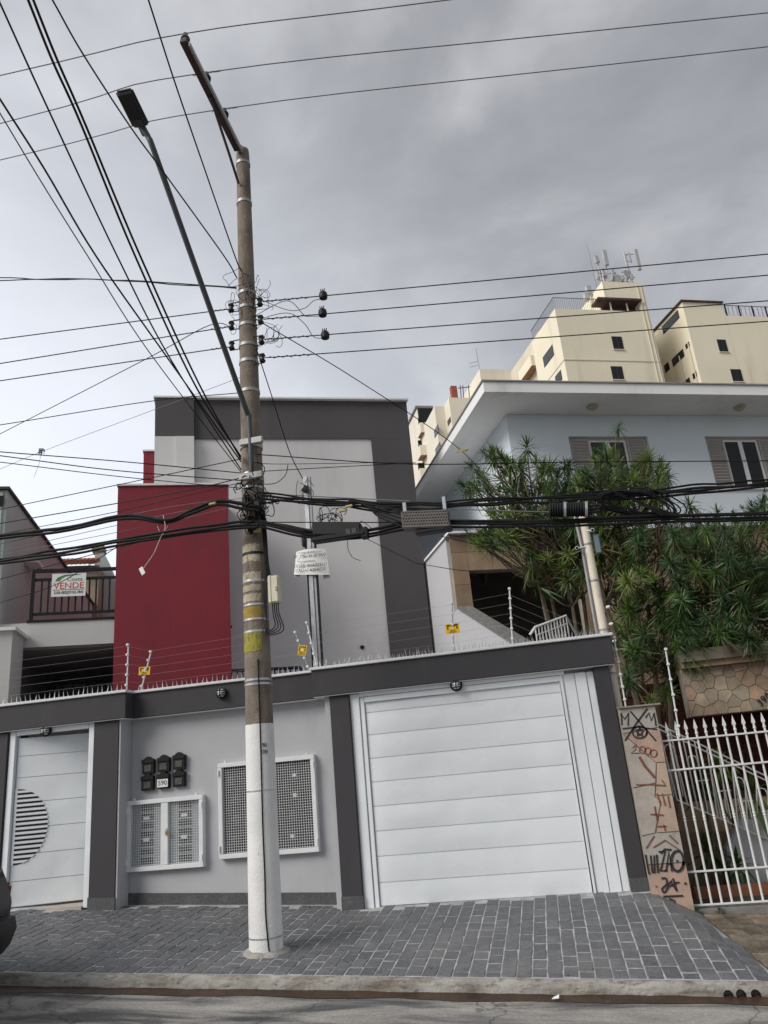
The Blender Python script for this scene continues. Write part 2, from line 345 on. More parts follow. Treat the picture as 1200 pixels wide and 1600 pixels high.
def clip(poly, p, n):
    out = []
    for i in range(len(poly)):
        a, b = poly[i], poly[(i + 1) % len(poly)]
        da = (a[0] - p[0]) * n[0] + (a[1] - p[1]) * n[1]; db = (b[0] - p[0]) * n[0] + (b[1] - p[1]) * n[1]
        if da <= 0: out.append(a)
        if da * db < 0: t = da / (da - db); out.append((a[0] + (b[0] - a[0]) * t, a[1] + (b[1] - a[1]) * t))
    return out
def voronoi(x0, x1, z0, z1, n, gap, rng):
    pts = []
    while len(pts) < n:
        c = max(((rng.uniform(x0, x1), rng.uniform(z0, z1)) for _ in range(12)), key=lambda q: min([(q[0] - a[0]) ** 2 + (q[1] - a[1]) ** 2 for a in pts] or [1]))
        pts.append(c)
    cells = []
    for i, a in enumerate(pts):
        poly = [(x0, z0), (x1, z0), (x1, z1), (x0, z1)]
        for j, b in enumerate(pts):
            if i == j: continue
            d = sqrt((b[0] - a[0]) ** 2 + (b[1] - a[1]) ** 2); nn = ((b[0] - a[0]) / d, (b[1] - a[1]) / d)
            poly = clip(poly, ((a[0] + b[0]) / 2 - nn[0] * gap / 2, (a[1] + b[1]) / 2 - nn[1] * gap / 2), nn)
            if len(poly) < 3: break
        if len(poly) >= 3: cells.append(poly)
    return cells

# ================================================================== GROUND
def zc(x): return -.10 - .051 * x                    # kerb top
def zw(x):                                           # pavement at the wall
    return .15 + (.055 * (-2.6 - x) if x < -2.6 else 0)
YC, YWL = 7.275, 9.62
def zs(x, y):
    t = max(0, min(1.25, (y - YC) / (YWL - YC))); return zc(x) + (zw(x) - zc(x)) * t
def ridge(y): return .85 + (1.32 - .85) * (YWL - y) / (YWL - YC)
def toe(y): return 1.27 + (1.50 - 1.27) * (YWL - y) / (YWL - YC)
def zb(x, y):                                        # neighbour's old pavement
    t = (y - YC) / (YWL - YC); return zc(x) + .11 * t
g = MB(); g.add([(-260, -260, -.55 + .051 * 260), (260, -260, -.55 - .051 * 260), (260, 300, -.55 - .051 * 260), (-260, 300, -.55 + .051 * 260)], [(0, 1, 2, 3)])
struct(g, 'ground', m_ground)
def zr(x, y): return zc(x) - .135 + .018 * max(0, 7.0 - abs(y - 2)) * .35 + .006 * mnoise.noise((x * .7, y * .7, 0))
rd = MB(); nx, ny = 90, 22; x0, x1, y0, y1 = -40, 40, -4, 7.22
rd.add([(x0 + (x1 - x0) * i / nx, y0 + (y1 - y0) * j / ny, zr(x0 + (x1 - x0) * i / nx, y0 + (y1 - y0) * j / ny)) for j in range(ny + 1) for i in range(nx + 1)],
       [(j * (nx + 1) + i, j * (nx + 1) + i + 1, (j + 1) * (nx + 1) + i + 1, (j + 1) * (nx + 1) + i) for j in range(ny) for i in range(nx)])
struct(rd, 'road', m_road, smooth=True)
gt = MB(); n = 240; P = []
for i in range(n + 1):
    x = -14 + 28 * i / n; w = .115 + .06 * mnoise.noise((x * 1.6, 3, 0)) + .02 * mnoise.noise((x * 7, 5, 0))
    P += [(x, 7.215 - w, zr(x, 7.215 - w) + .004), (x, 7.215 - w * .5, zr(x, 7.1) + .018), (x, 7.235, zr(x, 7.2) + .036 + .014 * mnoise.noise((x * 4, 9, 0)))]
gt.add(P, [(i * 3 + k, i * 3 + 3 + k, i * 3 + 4 + k, i * 3 + 1 + k) for i in range(n) for k in (0, 1)])
struct(gt, 'gutter', m_gut, smooth=True)
# kerb with a worn, rounded nose and three drain holes
kb = MB(); n = 300; P = []
for i in range(n + 1):
    x = -12 + 24 * i / n; z = zc(x); q = .012 * mnoise.noise((x * 3, 0, 0)) + .008 * mnoise.noise((x * 11, 2, 0)); c_ = abs(mnoise.noise((x * 2.1, 7, 1))) * .02
    P += [(x, 7.215 + q, z - .25), (x, 7.21 + q, z - .06), (x, 7.22 + q * .6 + c_ * .7, z - .018 + q * .4), (x, 7.24 + c_ * .8, z + .003 + q * .3), (x, YC, z + .002), (x, YC, z - .25)]
kb.add(P, [(i * 6 + k, i * 6 + 6 + k, i * 6 + 6 + (k + 1) % 6, i * 6 + (k + 1) % 6) for i in range(n) for k in range(6)] + [(5, 4, 3, 2, 1, 0), tuple(n * 6 + k for k in range(6))])
kerb = struct(kb, 'curb', m_curb, smooth=50)
holes = [at(1137, 1552, 7.22), at(1157, 1551, 7.22), at(1180, 1551, 7.22)]
ct = MB()
for h in holes: ct.tube([(h.x, 7.0, h.z - .012), (h.x, 7.262, h.z - .012)], .036, 16)
cu_ = bpy.data.objects.new('cut', ct.mesh('cut')); C.objects.link(cu_)
md = kerb.modifiers.new('b', 'BOOLEAN'); md.object = cu_; md.operation = 'DIFFERENCE'; md.solver = 'EXACT'
bpy.context.view_layer.update()
me = bpy.data.meshes.new_from_object(kerb.evaluated_get(bpy.context.evaluated_depsgraph_get())); kerb.modifiers.clear(); kerb.data = me; bpy.data.objects.remove(cu_)
for h in holes:
    p = MB(); k = 16
    for y in (7.205, 7.261):
        for r in (.0345, .030): p.v += [(h.x + r * cos(2 * pi * i / k), y, h.z - .012 + r * sin(2 * pi * i / k)) for i in range(k)]
    for i in range(k):
        j = (i + 1) % k
        p.f += [(i, j, k + j, k + i), (k + i, k + j, 3 * k + j, 3 * k + i), (2 * k + i, 2 * k + j, j, i)]
    p.build('drain_pipe', m_black, kerb, smooth=True)

# pavement bed (mortar) of the lot and the flank falling to the neighbour
pv = MB(); nx, ny = 60, 8
def pvx(i, y): return -14 + (ridge(y) + 14) * i / nx
rows = [YC + (9.95 - YC) * j / ny for j in range(ny + 1)]
pv.add([(pvx(i, y), y, zs(pvx(i, y), y)) for y in rows for i in range(nx + 1)], [(j * (nx + 1) + i, j * (nx + 1) + i + 1, (j + 1) * (nx + 1) + i + 1, (j + 1) * (nx + 1) + i) for j in range(ny) for i in range(nx)])
pvf = [(ridge(y), y, zs(ridge(y), y)) for y in rows] + [(toe(y), y, zb(toe(y), y) - .01) for y in rows]
pv.add(pvf, [(j, j + ny + 1, j + ny + 2, j + 1) for j in range(ny)])
walk = struct(pv, 'pavement', m_grout)
# granite setts: columns run from kerb to wall, joints broken column to column
def sett_mesh(i):
    r = random.Random(i); q = lambda a: a + r.uniform(-.022, .022)
    b = [(-.5, -.5), (0, -.5), (.5, -.5), (.5, 0), (.5, .5), (0, .5), (-.5, .5), (-.5, 0)]
    lo = [(q(x), q(y), -1.5) for x, y in b]; hi = [(x * .95, y * .955, 1 + r.uniform(-.25, .25)) for x, y, _ in lo]; mid = [(x, y, .4) for x, y, _ in lo]
    me = bpy.data.meshes.new('sett'); me.from_pydata(lo + mid + hi, [], [(k, (k + 1) % 8, 8 + (k + 1) % 8, 8 + k) for k in range(8)] + [(8 + k, 8 + (k + 1) % 8, 16 + (k + 1) % 8, 16 + k) for k in range(8)] + [tuple(range(16, 24))])
    me.materials.append(m_stone); return me
SM = [sett_mesh(i) for i in range(8)]
cells = []; rng = random.Random(3); CWD = .132
col = 0; x = -8.6
while x < 1.55:
    wd = CWD * rng.uniform(.94, 1.06); y = YC + .035 - rng.uniform(0, .2) * (col % 2 or .3); xm = x + wd / 2
    while y < YWL + .12:
        ln = .225 * rng.uniform(.86, 1.16); ya, yb = max(y, YC + .012), min(y + ln, YWL + .26)
        if yb - ya > .05:
            yc = (ya + yb) / 2
            rec = (-5.5 < xm < -2.7)                 # the recess under the grey wall
            if yc < (YWL + .24 if rec else YWL + .03):
                cells.append((xm, yc, wd, yb - ya))
        y += ln
    x += wd; col += 1
def sett_matrix(c):
    xm, yc, wd, ln = c; e_ = .02
    if xm < ridge(yc) - .02: f = zs
    elif xm < toe(yc):
        f = lambda a, b_: zs(ridge(b_), b_) + (zb(toe(b_), b_) - zs(ridge(b_), b_)) * max(0, (a - ridge(b_)) / (toe(b_) - ridge(b_)))
    else: return None
    z = f(xm, yc); tx = Vector((e_, 0, f(xm + e_, yc) - z)).normalized(); ty = Vector((0, e_, f(xm, yc + e_) - z)).normalized(); nn = tx.cross(ty).normalized()
    M = Matrix((tx * (wd - .012), ty * (ln - .017), nn * .0045)).transposed().to_4x4(); M.translation = Vector((xm, yc, z + .001 + rng.uniform(-.0035, .003))); M = M @ Matrix.Rotation(rng.uniform(-.03, .03), 4, 'Z'); return M
def pxy(p):
    d = Vector(p) - EYE; z = d.dot(CF); return (600 + 1200 * d.dot(CR) / z, 800 - 1200 * d.dot(CU) / z, z)
cl = []
for c in cells:
    M = sett_matrix(c)
    if M is None: continue
    q = pxy(M.translation); vis = -20 < q[0] < 1220
    hid = abs(q[0] - 412) < 22 and q[1] < 1480
    cl.append((0 if (vis and not hid) else 1, (M.translation - EYE).length / (.4 + c[3] * c[2] * 17), M))
cl.sort(key=lambda t: (t[0], t[1]))
rest = MB()
for i, (_, _, M) in enumerate(cl):
    if i < 298: inst('sett', SM[i % 8], walk, M)
    else:
        me = SM[i % 8]; k = len(rest.v); rest.v += [tuple(M @ v.co) for v in me.vertices]; rest.f += [tuple(j + k for j in p.vertices) for p in me.polygons]
rest.build('far_setts', m_stone, walk, kind='stuff')

# neighbour's older pavement of square tiles
p2 = MB(); nx2 = 30
def p2x(i, y): return toe(y) - .02 + (9 - toe(y)) * i / nx2
p2.add([(p2x(i, y), y, zb(p2x(i, y), y) - .012) for y in rows for i in range(nx2 + 1)], [(j * (nx2 + 1) + i, j * (nx2 + 1) + i + 1, (j + 1) * (nx2 + 1) + i + 1, (j + 1) * (nx2 + 1) + i) for j in range(ny) for i in range(nx2)])
walk2 = struct(p2, 'neighbour_pavement', mat('tile_bed', (.09, .075, .055), .9, .3, 5, .4, 40))
tm = []
for v_ in range(3):
    b = MB(); r = random.Random(v_)
    b.box((-.5, -.5, -1), (.5, .5, .5))
    for gx in range(4):
        for gy in range(4): b.box((-.44 + gx * .24, -.44 + gy * .24, .45), (-.44 + gx * .24 + .17, -.44 + gy * .24 + .17, 1 + .3 * r.random()))
    me = b.mesh('tile'); me.materials.append(m_oldtile); tm.append(me)
for i in range(9):
    for j in range(12):
        y = YC + .1 + j * .2; x = toe(y) + .12 + i * .2
        if y > 9.5: continue
        z = zb(x, y); sx = (zb(x + .05, y) - z) / .05; sy = (zb(x, y + .05) - z) / .05
        tx = Vector((1, 0, sx)).normalized(); ty = Vector((0, 1, sy)).normalized()
        M = Matrix((tx * .192, ty * .192, tx.cross(ty) * .006)).transposed().to_4x4(); M.translation = (x, y, z - .006 + random.uniform(-.004, .004)); inst('tile', random.choice(tm), walk2, M)
yd = MB(); yd.add([(-16, 9.9, .12), (1.0, 9.9, .12), (1.0, 24, .12), (-16, 24, .12)], [(0, 1, 2, 3)]); struct(yd, 'courtyard', m_yard)
yd = MB(); yd.add([(1.0, 9.75, -.03), (12, 9.75, -.03), (12, 24, -.03), (1.0, 24, -.03)], [(0, 1, 2, 3)]); struct(yd, 'garden_ground', m_soil)

# ================================================================== STREET WALL
wall = thing('street_wall', 'charcoal and pale grey street wall with white coping, behind the utility pole', 'wall', (-2.6, 9.6, .1))
# grey recessed panel, return faces and plinths
MB().box((-5.56, 9.97, -.2), (-2.62, 10.15, 2.66)).build('wall_panel', m_grey, wall)
def slope_box(x0, x1, y0, y1, h):                    # plinth whose foot and top follow the pavement
    b = MB(); vs = []
    for x in (x0, x1):
        z = zw(x); vs += [(x, y0, z - .2), (x, y1, z - .2), (x, y1, z + h), (x, y0, z + h)]
    return b.add(vs, [(0, 1, 2, 3), (7, 6, 5, 4), (0, 4, 5, 1), (1, 5, 6, 2), (2, 6, 7, 3), (3, 7, 4, 0)])
slope_box(-5.54, -2.70, 9.945, 9.972, .15).build('plinth', m_plinth, wall)
for x0, x1 in ((-7.62, -7.20), (-5.915, -5.55), (-2.64, -2.385), (.645, .83)):
    pb = MB().box((x0, 9.66, -.3), (x1, 10.1, 2.63)).build('pillar', m_char, wall, bevel=.006)
    slope_box(x0 - .004, x1 + .004, 9.648, 9.9, .145).build('pillar_plinth', m_plinth, pb)
MB().box((-5.553, 9.672, -.2), (-5.528, 9.96, 2.625)).build('return_face', m_grey, wall)
MB().box((-2.715, 9.70, -.2), (-2.637, 9.96, 2.625)).build('return_face', m_grey, wall)
for i, (x0, x1, yf, xe) in enumerate(((-13.5, -5.425, 9.60, 0), (-5.425, -2.845, 9.815, 0), (-2.845, .905, 9.60, 0))):
    MB().box((x0, yf, 2.615), (x1, 10.16, 2.945)).build('beam', m_char, wall, bevel=.006)
    MB().box((x0 + .01, yf + .012, 2.607), (x1 - .01, 10.1, 2.6145)).build('beam_soffit', m_cop, wall)
    cp = MB().box((x0 - .015, yf - .03, 2.946), (x1 + (.03 if i == 2 else .015), 10.19, 2.982)).build('coping', m_cop, wall, bevel=.006)
    # spikes along the coping
    sp = MB(); r = random.Random(i); x = max(x0, -8) + .03
    while x < x1 - .02:
        h = r.uniform(.085, .115) if i < 2 else r.uniform(.07, .12); lx = r.uniform(-.02, .02); ly = r.uniform(-.03, .01); w = .009 if i < 2 else .0045
        y = yf + .06
        sp.add([(x - w, y, 2.98), (x + w, y, 2.98), (x, y + w, 2.98), (x + lx, y + ly, 2.98 + h)], [(0, 1, 3), (1, 2, 3), (2, 0, 3)])
        if i == 2: sp.add([(x - w, y, 2.98), (x + w, y, 2.98), (x, y + w, 2.98), (x + lx + .05 * r.uniform(-1, 1), y + .05, 2.98 + h)], [(0, 1, 3), (1, 2, 3), (2, 0, 3)])
        x += .072 if i < 2 else .042
    sp.build('spikes', m_galv, cp, kind='stuff')
MB().box((-12, 9.75, -.3), (-7.62, 10.1, 2.62)).build('wall_panel', m_grey, wall)

# sliding garage gate
gate = thing('garage_gate', 'wide white garage gate of horizontal steel panels right of the pole', 'gate', (-.9, 9.7, .15))
MB().box((-2.384, 9.70, .14), (-2.265, 9.78, 2.60)).build('jamb', m_gate, gate, bevel=.006)
MB().box((-2.258, 9.715, .14), (-2.205, 9.79, 2.555)).build('guide_strip', m_gate, gate, bevel=.005)
MB().box((-2.262, 9.69, 2.56), (.30, 9.80, 2.606)).build('head_rail', m_gate, gate, bevel=.004)
MB().box((-2.20, 9.705, 2.487), (.245, 9.80, 2.555)).build('head_rail', m_gate, gate, bevel=.004)
zz = [.165, .405, .69, .968, 1.248, 1.528, 1.805, 2.085, 2.355, 2.48]
leaf = MB().box((-2.20, 9.752, .165), (.228, 9.80, 2.482)).build('gate_leaf', m_gate, gate)
for i in range(len(zz) - 1):
    a, b_ = zz[i] + (.0 if i == 0 else .011), zz[i + 1]
    pn = MB(); nx, nz = 14, 3; x0, x1 = -2.198, .226
    r = random.Random(i + 40)
    for j in range(nz + 1):
        for k in range(nx + 1):
            x = x0 + (x1 - x0) * k / nx; z = a + (b_ - a) * j / nz
            inner = 0 < j < nz and 0 < k < nx
            pn.v.append((x, 9.741 - (.006 + .010 * mnoise.noise((x * 1.6, z * 2.2, 4)) if inner else 0), z))
    pn.f += [(j * (nx + 1) + k, j * (nx + 1) + k + 1, (j + 1) * (nx + 1) + k + 1, (j + 1) * (nx + 1) + k) for j in range(nz) for k in range(nx)]
    kk = len(pn.v)
    pn.v += [(x0, 9.7515, a), (x1, 9.7515, a), (x1, 9.7515, b_), (x0, 9.7515, b_)]
    N1 = nx + 1
    pn.f += [tuple(range(nx, -1, -1)) + (kk, kk + 1), tuple(nz * N1 + q for q in range(N1)) + (kk + 2, kk + 3), (0,) + tuple(q * N1 for q in range(1, nz + 1)) + (kk + 3, kk), tuple(q * N1 + nx for q in range(nz, -1, -1)) + (kk + 1, kk + 2)]
    pn.build('panel', m_gate, gate, smooth=30)
for x0, x1, y in ((.242, .272, 9.70), (.278, .415, 9.722), (.421, .552, 9.710), (.558, .640, 9.722)):
    MB().box((x0, y, .142), (x1, 9.80, 2.565)).build('side_sheet', m_gate, gate, bevel=.006)

# pedestrian door, swung a little inward on its left hinges
fr = thing('door_frame', 'white steel frame of the pedestrian door, left of the mailboxes', 'door frame', (-6.5, 9.7, .38))
MB().box((-7.195, 9.69, .2), (-7.105, 9.80, 2.605)).build('jamb', m_gate, fr, bevel=.005)
MB().box((-6.005, 9.69, .36), (-5.918, 9.82, 2.605)).build('jamb', m_gate, fr, bevel=.005)
MB().box((-7.10, 9.69, 2.545), (-6.008, 9.80, 2.605)).build('lintel', m_gate, fr, bevel=.005)
MB().box((-7.10, 9.66, .2), (-6.008, 10.1, .385)).build('threshold', mat('door_sill', (.42, .38, .34), .7, .1, 6), fr)
DA = radians(19)
door = thing('pedestrian_door', 'white steel door with a half-moon of dark slots, standing ajar', 'door', (-7.09, 9.74, .41), rotz=DA)
ORG[door.name] = Vector((0, 0, 0))
DW, DH = 1.10, 2.10
MB().box((0, .012, 0), (DW, .05, DH)).build('door_leaf', m_gate, door)
zl = [0, .30, .62, .94, 1.26, 1.58, 1.86, 2.10]
for i in range(7):
    MB().box((.0, -.003, zl[i] + .006), (DW, .0115, zl[i + 1])).build('panel', m_gate, door, bevel=.003)
RC, ZC_ = .47, .97
hm = MB().ext([(.03, -.004, ZC_ + RC)] + [(.03 + RC * .86 * cos(a) , -.004, ZC_ + RC * sin(a)) for a in [pi / 2 - pi * k / 24 for k in range(1, 24)]] + [(.03, -.004, ZC_ - RC)], (0, -.003, 0)).build('slot_shade_sheet', m_dark, door)  # black half-disc on the solid leaf, painted for the shade in the slots
for k in range(16):
    z0 = ZC_ - RC + (k + .42) * 2 * RC / 16.3; z1 = z0 + RC * 2 / 16.3 * .52
    w0 = sqrt(max(0, 1 - ((z0 - ZC_) / RC) ** 2)) * RC * .86; w1 = sqrt(max(0, 1 - ((z1 - ZC_) / RC) ** 2)) * RC * .86
    MB().ext([(.022, -.0075, z0), (.03 + w0 + .006, -.0075, z0), (.03 + w1 + .006, -.0075, z1), (.022, -.0075, z1)], (0, -.006, 0)).build('slat', m_gate, door)
MB().box((.0, -.012, ZC_ - RC), (.03, -.004, ZC_ + RC)).build('slot_edge', m_gate, door)
dk = MB().box((-7.62, 11.6, 0), (-5.6, 11.65, 2.6)); dk.box((-7.6, 10.1, 2.6), (-5.6, 11.6, 2.64))
solo(dk, 'passage_wall', m_grey, 'dim grey passage wall seen through the gap of the ajar door', 'wall')

# meter cabinets with wire-mesh doors
def cabinet(x0, x1, z0, z1, label, two, inner):
    Y = 9.93
    t = thing('meter_cabinet', label, 'cabinet', ((x0 + x1) / 2, Y, z0), 'meter cabinets in the grey wall')
    fw = .055
    for a, b_ in (((x0, Y - .045, z0), (x1, Y + .06, z0 + fw)), ((x0, Y - .045, z1 - fw), (x1, Y + .06, z1)), ((x0, Y - .0445, z0 + fw + .001), (x0 + fw, Y + .06, z1 - fw - .001)), ((x1 - fw, Y - .0445, z0 + fw + .001), (x1, Y + .06, z1 - fw - .001))):
        MB().box(a, b_).build('frame_bar', m_white, t, bevel=.004)
    if two:
        xm = (x0 + x1) / 2; MB().box((xm - .05, Y - .04, z0 + fw + .002), (xm + .05, Y + .03, z1 - fw - .002)).build('mullion', m_white, t, bevel=.004)
    MB().box((x0 + .02, Y + .028, z0 + .02), (x1 - .02, Y + .037, z1 - .02)).build('backing', inner, t)
    g = MB(); s = .031; y = Y - .005; x = x0 + fw + .012
    while x < x1 - fw - .01:
        if not (two and abs(x - (x0 + x1) / 2) < .05): g.box((x - .002, y - .002, z0 + fw - .005), (x + .002, y + .002, z1 - fw + .005))
        x += s
    z = z0 + fw + .012
    while z < z1 - fw - .01:
        g.box((x0 + fw - .005, y - .0065, z - .002), (x1 - fw + .005, y - .0021, z + .002)); z += s
    g.build('wire_mesh', m_white, t, kind='stuff')
    for x in (x0 + .012, x1 - .012):
        for z in (z0 + .12, z1 - .12): MB().tube([(x, Y - .055, z - .035), (x, Y - .055, z + .035)], .011, 8).build('hinge', m_white, t, smooth=True)
    for x in (x0 + .1, x1 - .1): MB().box((x - .014, Y - .03, z1), (x + .014, Y + .0, z1 + .03)).build('lug', m_white, t, bevel=.004)
    return t
s_ = 9.93 / 9.6
def sc(x, z): return x * s_, 1.6 + (z - 1.6) * s_
a0, a1 = sc(-5.475, .74); b0, b1 = sc(-4.325, 1.57)
c1 = cabinet(a0 + .12, b0, a1, b1, 'low white two-door meter cabinet with brass padlock, under the mailboxes', True, m_meterp)
for k, xx in enumerate((a0 + .30, b0 - .36)):
    for z in range(7): MB().box((xx, 9.940, a1 + .08 + z * .105), (xx + .17, 9.957, a1 + .16 + z * .105)).build('meter', mat('dark_meter', (.035, .035, .04), .4, .3, 9), c1, bevel=.004)
    for z in (2, 4): MB().box((xx + .04, 9.934, a1 + .09 + z * .13), (xx + .12, 9.9395, a1 + .13 + z * .13)).build('meter_label', m_sign_w, c1)
lk = MB(); xm = (a0 + .12 + b0) / 2
lk.box((xm + .022, 9.868, 1.12), (xm + .058, 9.886, 1.165)); lk.tube([(xm + .03, 9.876, 1.16), (xm + .03, 9.876, 1.185), (xm + .04, 9.876, 1.197), (xm + .05, 9.876, 1.185), (xm + .05, 9.876, 1.16)], .005, 6)
solo(lk, 'padlock', m_brass, 'small brass padlock on the two-door meter cabinet', 'padlock', smooth=True)
a0, a1 = sc(-4.12, .81); b0, b1 = sc(-2.855, 1.92)
c2 = cabinet(a0, b0, a1, b1, 'tall white mesh meter cabinet half hidden behind the utility pole', False, mat('cabinet_black', (.018, .018, .02), .8, .3, 4))
rr_ = random.Random(5)
for i in range(3):
    for j in range(4):
        x = a0 + .2 + i * .4 + rr_.uniform(-.04, .04); z = a1 + .2 + j * .24
        MB().lathe((x, 9.9575, z), (0, -1, 0), [(0, .065), (.016, .065), (.022, .045)], 14).build('meter', m_meter, c2, smooth=True)
        if rr_.random() < .45: MB().box((x - .03, 9.930, z - .02), (x + .02, 9.9352, z + .02)).build('meter_label', m_sign_w, c2)

# six mailboxes
MBP = []
for (pxx, pyy) in ((234, 1196), (258, 1193), (282, 1189), (233, 1222), (257.5, 1219), (282, 1216)): MBP.append(at(pxx, pyy, 9.96))
pos = ['top left', 'top middle', 'top right', 'bottom left', 'bottom middle', 'bottom right']
for i, p in enumerate(MBP):
    lab = 'black arched mailbox, %s of the six on the grey wall' % pos[i] if i != 4 else 'black arched mailbox with white number plate, in the lower row of six'
    t = thing('mailbox', lab, 'mailbox', (p.x, 9.96, p.z - .11), 'six black mailboxes on the grey wall')
    w, h = .085, .105
    prof = [(-w, -h), (w, -h), (w, h * .72), (w * .62, h * .76), (w * .35, h * .95), (0, h * 1.1), (-w * .35, h * .95), (-w * .62, h * .76), (-w, h * .72)]
    MB().ext([(p.x + a, 9.968, p.z + b_) for a, b_ in prof], (0, -.06, 0)).build('box_body', m_black, t, bevel=.006)
    lid = MB().ext([(p.x + a * 1.05, 9.909, p.z + b_) for a, b_ in prof[2:]] + [(p.x - w * 1.05, 9.909, p.z + .028), (p.x + w * 1.05, 9.909, p.z + .028)], (0, -.016, 0)).build('lid', m_black, t, bevel=.004)
    MB().box((p.x - .05, 9.9005, p.z - .075), (p.x + .05, 9.9075, p.z + .005)).build('name_window', mat('mailbox_window', (.075, .075, .065), .4, .4, 20) if i != 4 else m_black, t)
    if i == 4:
        MB().box((p.x - .075, 9.893, p.z - .085), (p.x + .075, 9.9, p.z + .015)).build('number_plate', m_sign_w, t)
        text('number', '590', .085, face_m((p.x, 9.891, p.z - .034), (1, 0, 0), (0, 0, 1)), m_txt_k, t)

# bulkhead lamps on the beam
def bulkhead(p, label):
    t = thing('bulkhead_lamp', label, 'lamp', p, 'bulkhead lamps on the street wall'); x, y, z = p
    MB().lathe((x, y, z), (0, -1, 0), [(0, .075), (.03, .078), (.035, .06)], 20).build('base', m_black, t, smooth=True)
    MB().lathe((x, y - .034, z), (0, -1, 0), [(0, .056), (.03, .05), (.05, .03), (.056, .008)], 16).build('glass', m_bulb, t, smooth=True)
    cg = MB()
    for k in range(3): cg.tube([(x - .062, y - .035, z + (k - 1) * .03), (x - .04, y - .082, z + (k - 1) * .03), (x + .04, y - .082, z + (k - 1) * .03), (x + .062, y - .035, z + (k - 1) * .03)], .006, 6)
    cg.tube([(x, y - .035, z - .062), (x, y - .092, z - .04), (x, y - .092, z + .04), (x, y - .035, z + .062)], .006, 6)
    cg.build('cage', m_black, t, smooth=True)
q = at(347, 1083, 9.81); bulkhead((q.x, 9.815, q.z), 'black caged lamp on the charcoal beam, beside the pole')
q = at(713, 1069, 9.69); bulkhead((q.x, 9.69, 2.575), 'black caged lamp above the white garage gate')
q = at(74, 1138, 9.69); bulkhead((q.x, 9.688, 2.565), 'black caged lamp above the ajar white door')

# metal post with the builder's notice board, behind the wall
post = thing('metal_post', 'bright galvanised post rising behind the wall, carrying a notice board', 'post', (-2.86, 9.93, 2.985))
MB().box((-2.895, 9.915, 2.985), (-2.835, 9.945, 5.76)).build('channel_web', m_galv, post, bevel=.003)
MB().box((-2.925, 9.93, 2.985), (-2.898, 9.98, 4.95)).build('channel_side', m_rail, post, bevel=.003)
MB().box((-2.832, 9.93, 2.985), (-2.795, 9.98, 5.75)).build('channel_side', m_galv2, post, bevel=.003)
MB().box((-2.795, 9.935, 2.985), (-2.772, 9.975, 4.95)).build('channel_side', m_rail, post, bevel=.003)
MB().lathe((-2.865, 9.91, 5.55), (0, -1, 0), [(0, .035), (.02, .055), (.05, .05), (.06, .02)], 12).build('insulator', m_insul, post, smooth=True)
for z in (4.95, 5.0): MB().lathe((-2.93 if z < 5 else -2.78, 9.93, z), (0, 0, -1), [(0, .03), (.05, .045), (.22, .04), (.25, .02)], 10).build('insulator', m_insul, post, smooth=True)
nb = thing('notice_board', 'curled white printed notice board tied to the galvanised post', 'sign', (-2.86, 9.88, 4.25))
n_ = 10
def nbp(i, j):
    x = -3.06 + .43 * i / n_; z = 4.665 - (.345) * j
    x += (i / n_ - .5) * .08 * j - .01 * j; z += -.05 * (i / n_) * j + (-.012 if j == 0 else .01) * (2 * (i / n_) - 1) ** 2 - (.02 * i / n_)
    return Vector((x, 9.885 + .05 * (2 * i / n_ - 1) ** 2, z))
b = MB(); vs = [nbp(i, j) for j in (1, 0) for i in range(n_ + 1)]; vs += [v + Vector((0, .006, 0)) for v in vs]; N1 = n_ + 1
fs = [(i, i + 1, N1 + i + 1, N1 + i) for i in range(n_)]; fs += [tuple(2 * N1 + k for k in reversed(f)) for f in fs]
rim = list(range(N1)) + [2 * N1 - 1 - k for k in range(N1)]; fs += [(rim[k], 2 * N1 + rim[k], 2 * N1 + rim[(k + 1) % len(rim)], rim[(k + 1) % len(rim)]) for k in range(len(rim))]
b.add(vs, fs).build('board', m_sign_w, nb)
b = MB(); b.add([(-3.12, 9.95, 4.30), (-3.03, 9.95, 4.30), (-3.03, 9.95, 4.55), (-3.07, 9.95, 4.55)], [(0, 1, 2, 3)]).ext([(-2.67, 9.95, 4.5), (-2.70, 9.95, 4.22), (-2.60, 9.95, 4.22)], (0, .01, 0)).build('cardboard_backing', mat('weathered_card', (.33, .32, .26), .9, .1, 9), nb)
for body, sz, dz, mm, dx in (('ALVARA DE EXECUCAO', .032, .04, m_txt_g, 0), ('Nº 1701-21-SP-SAO', .056, .092, m_txt_k, .0), ('responsável técnico', .032, .160, m_txt_g, -.06), ('CESAR GUAZZELLI', .057, .228, m_txt_k, -.005), ('CAU nº A25407-0', .057, .295, m_txt_k, -.005)):
    text('lettering', body, sz, face_m((-2.85 + dx, 9.878, 4.645 - dz), (1, 0, -.06), (0, 0, 1)), mm, nb, depth=.0008)
    # letters stand just off the middle of the curled board

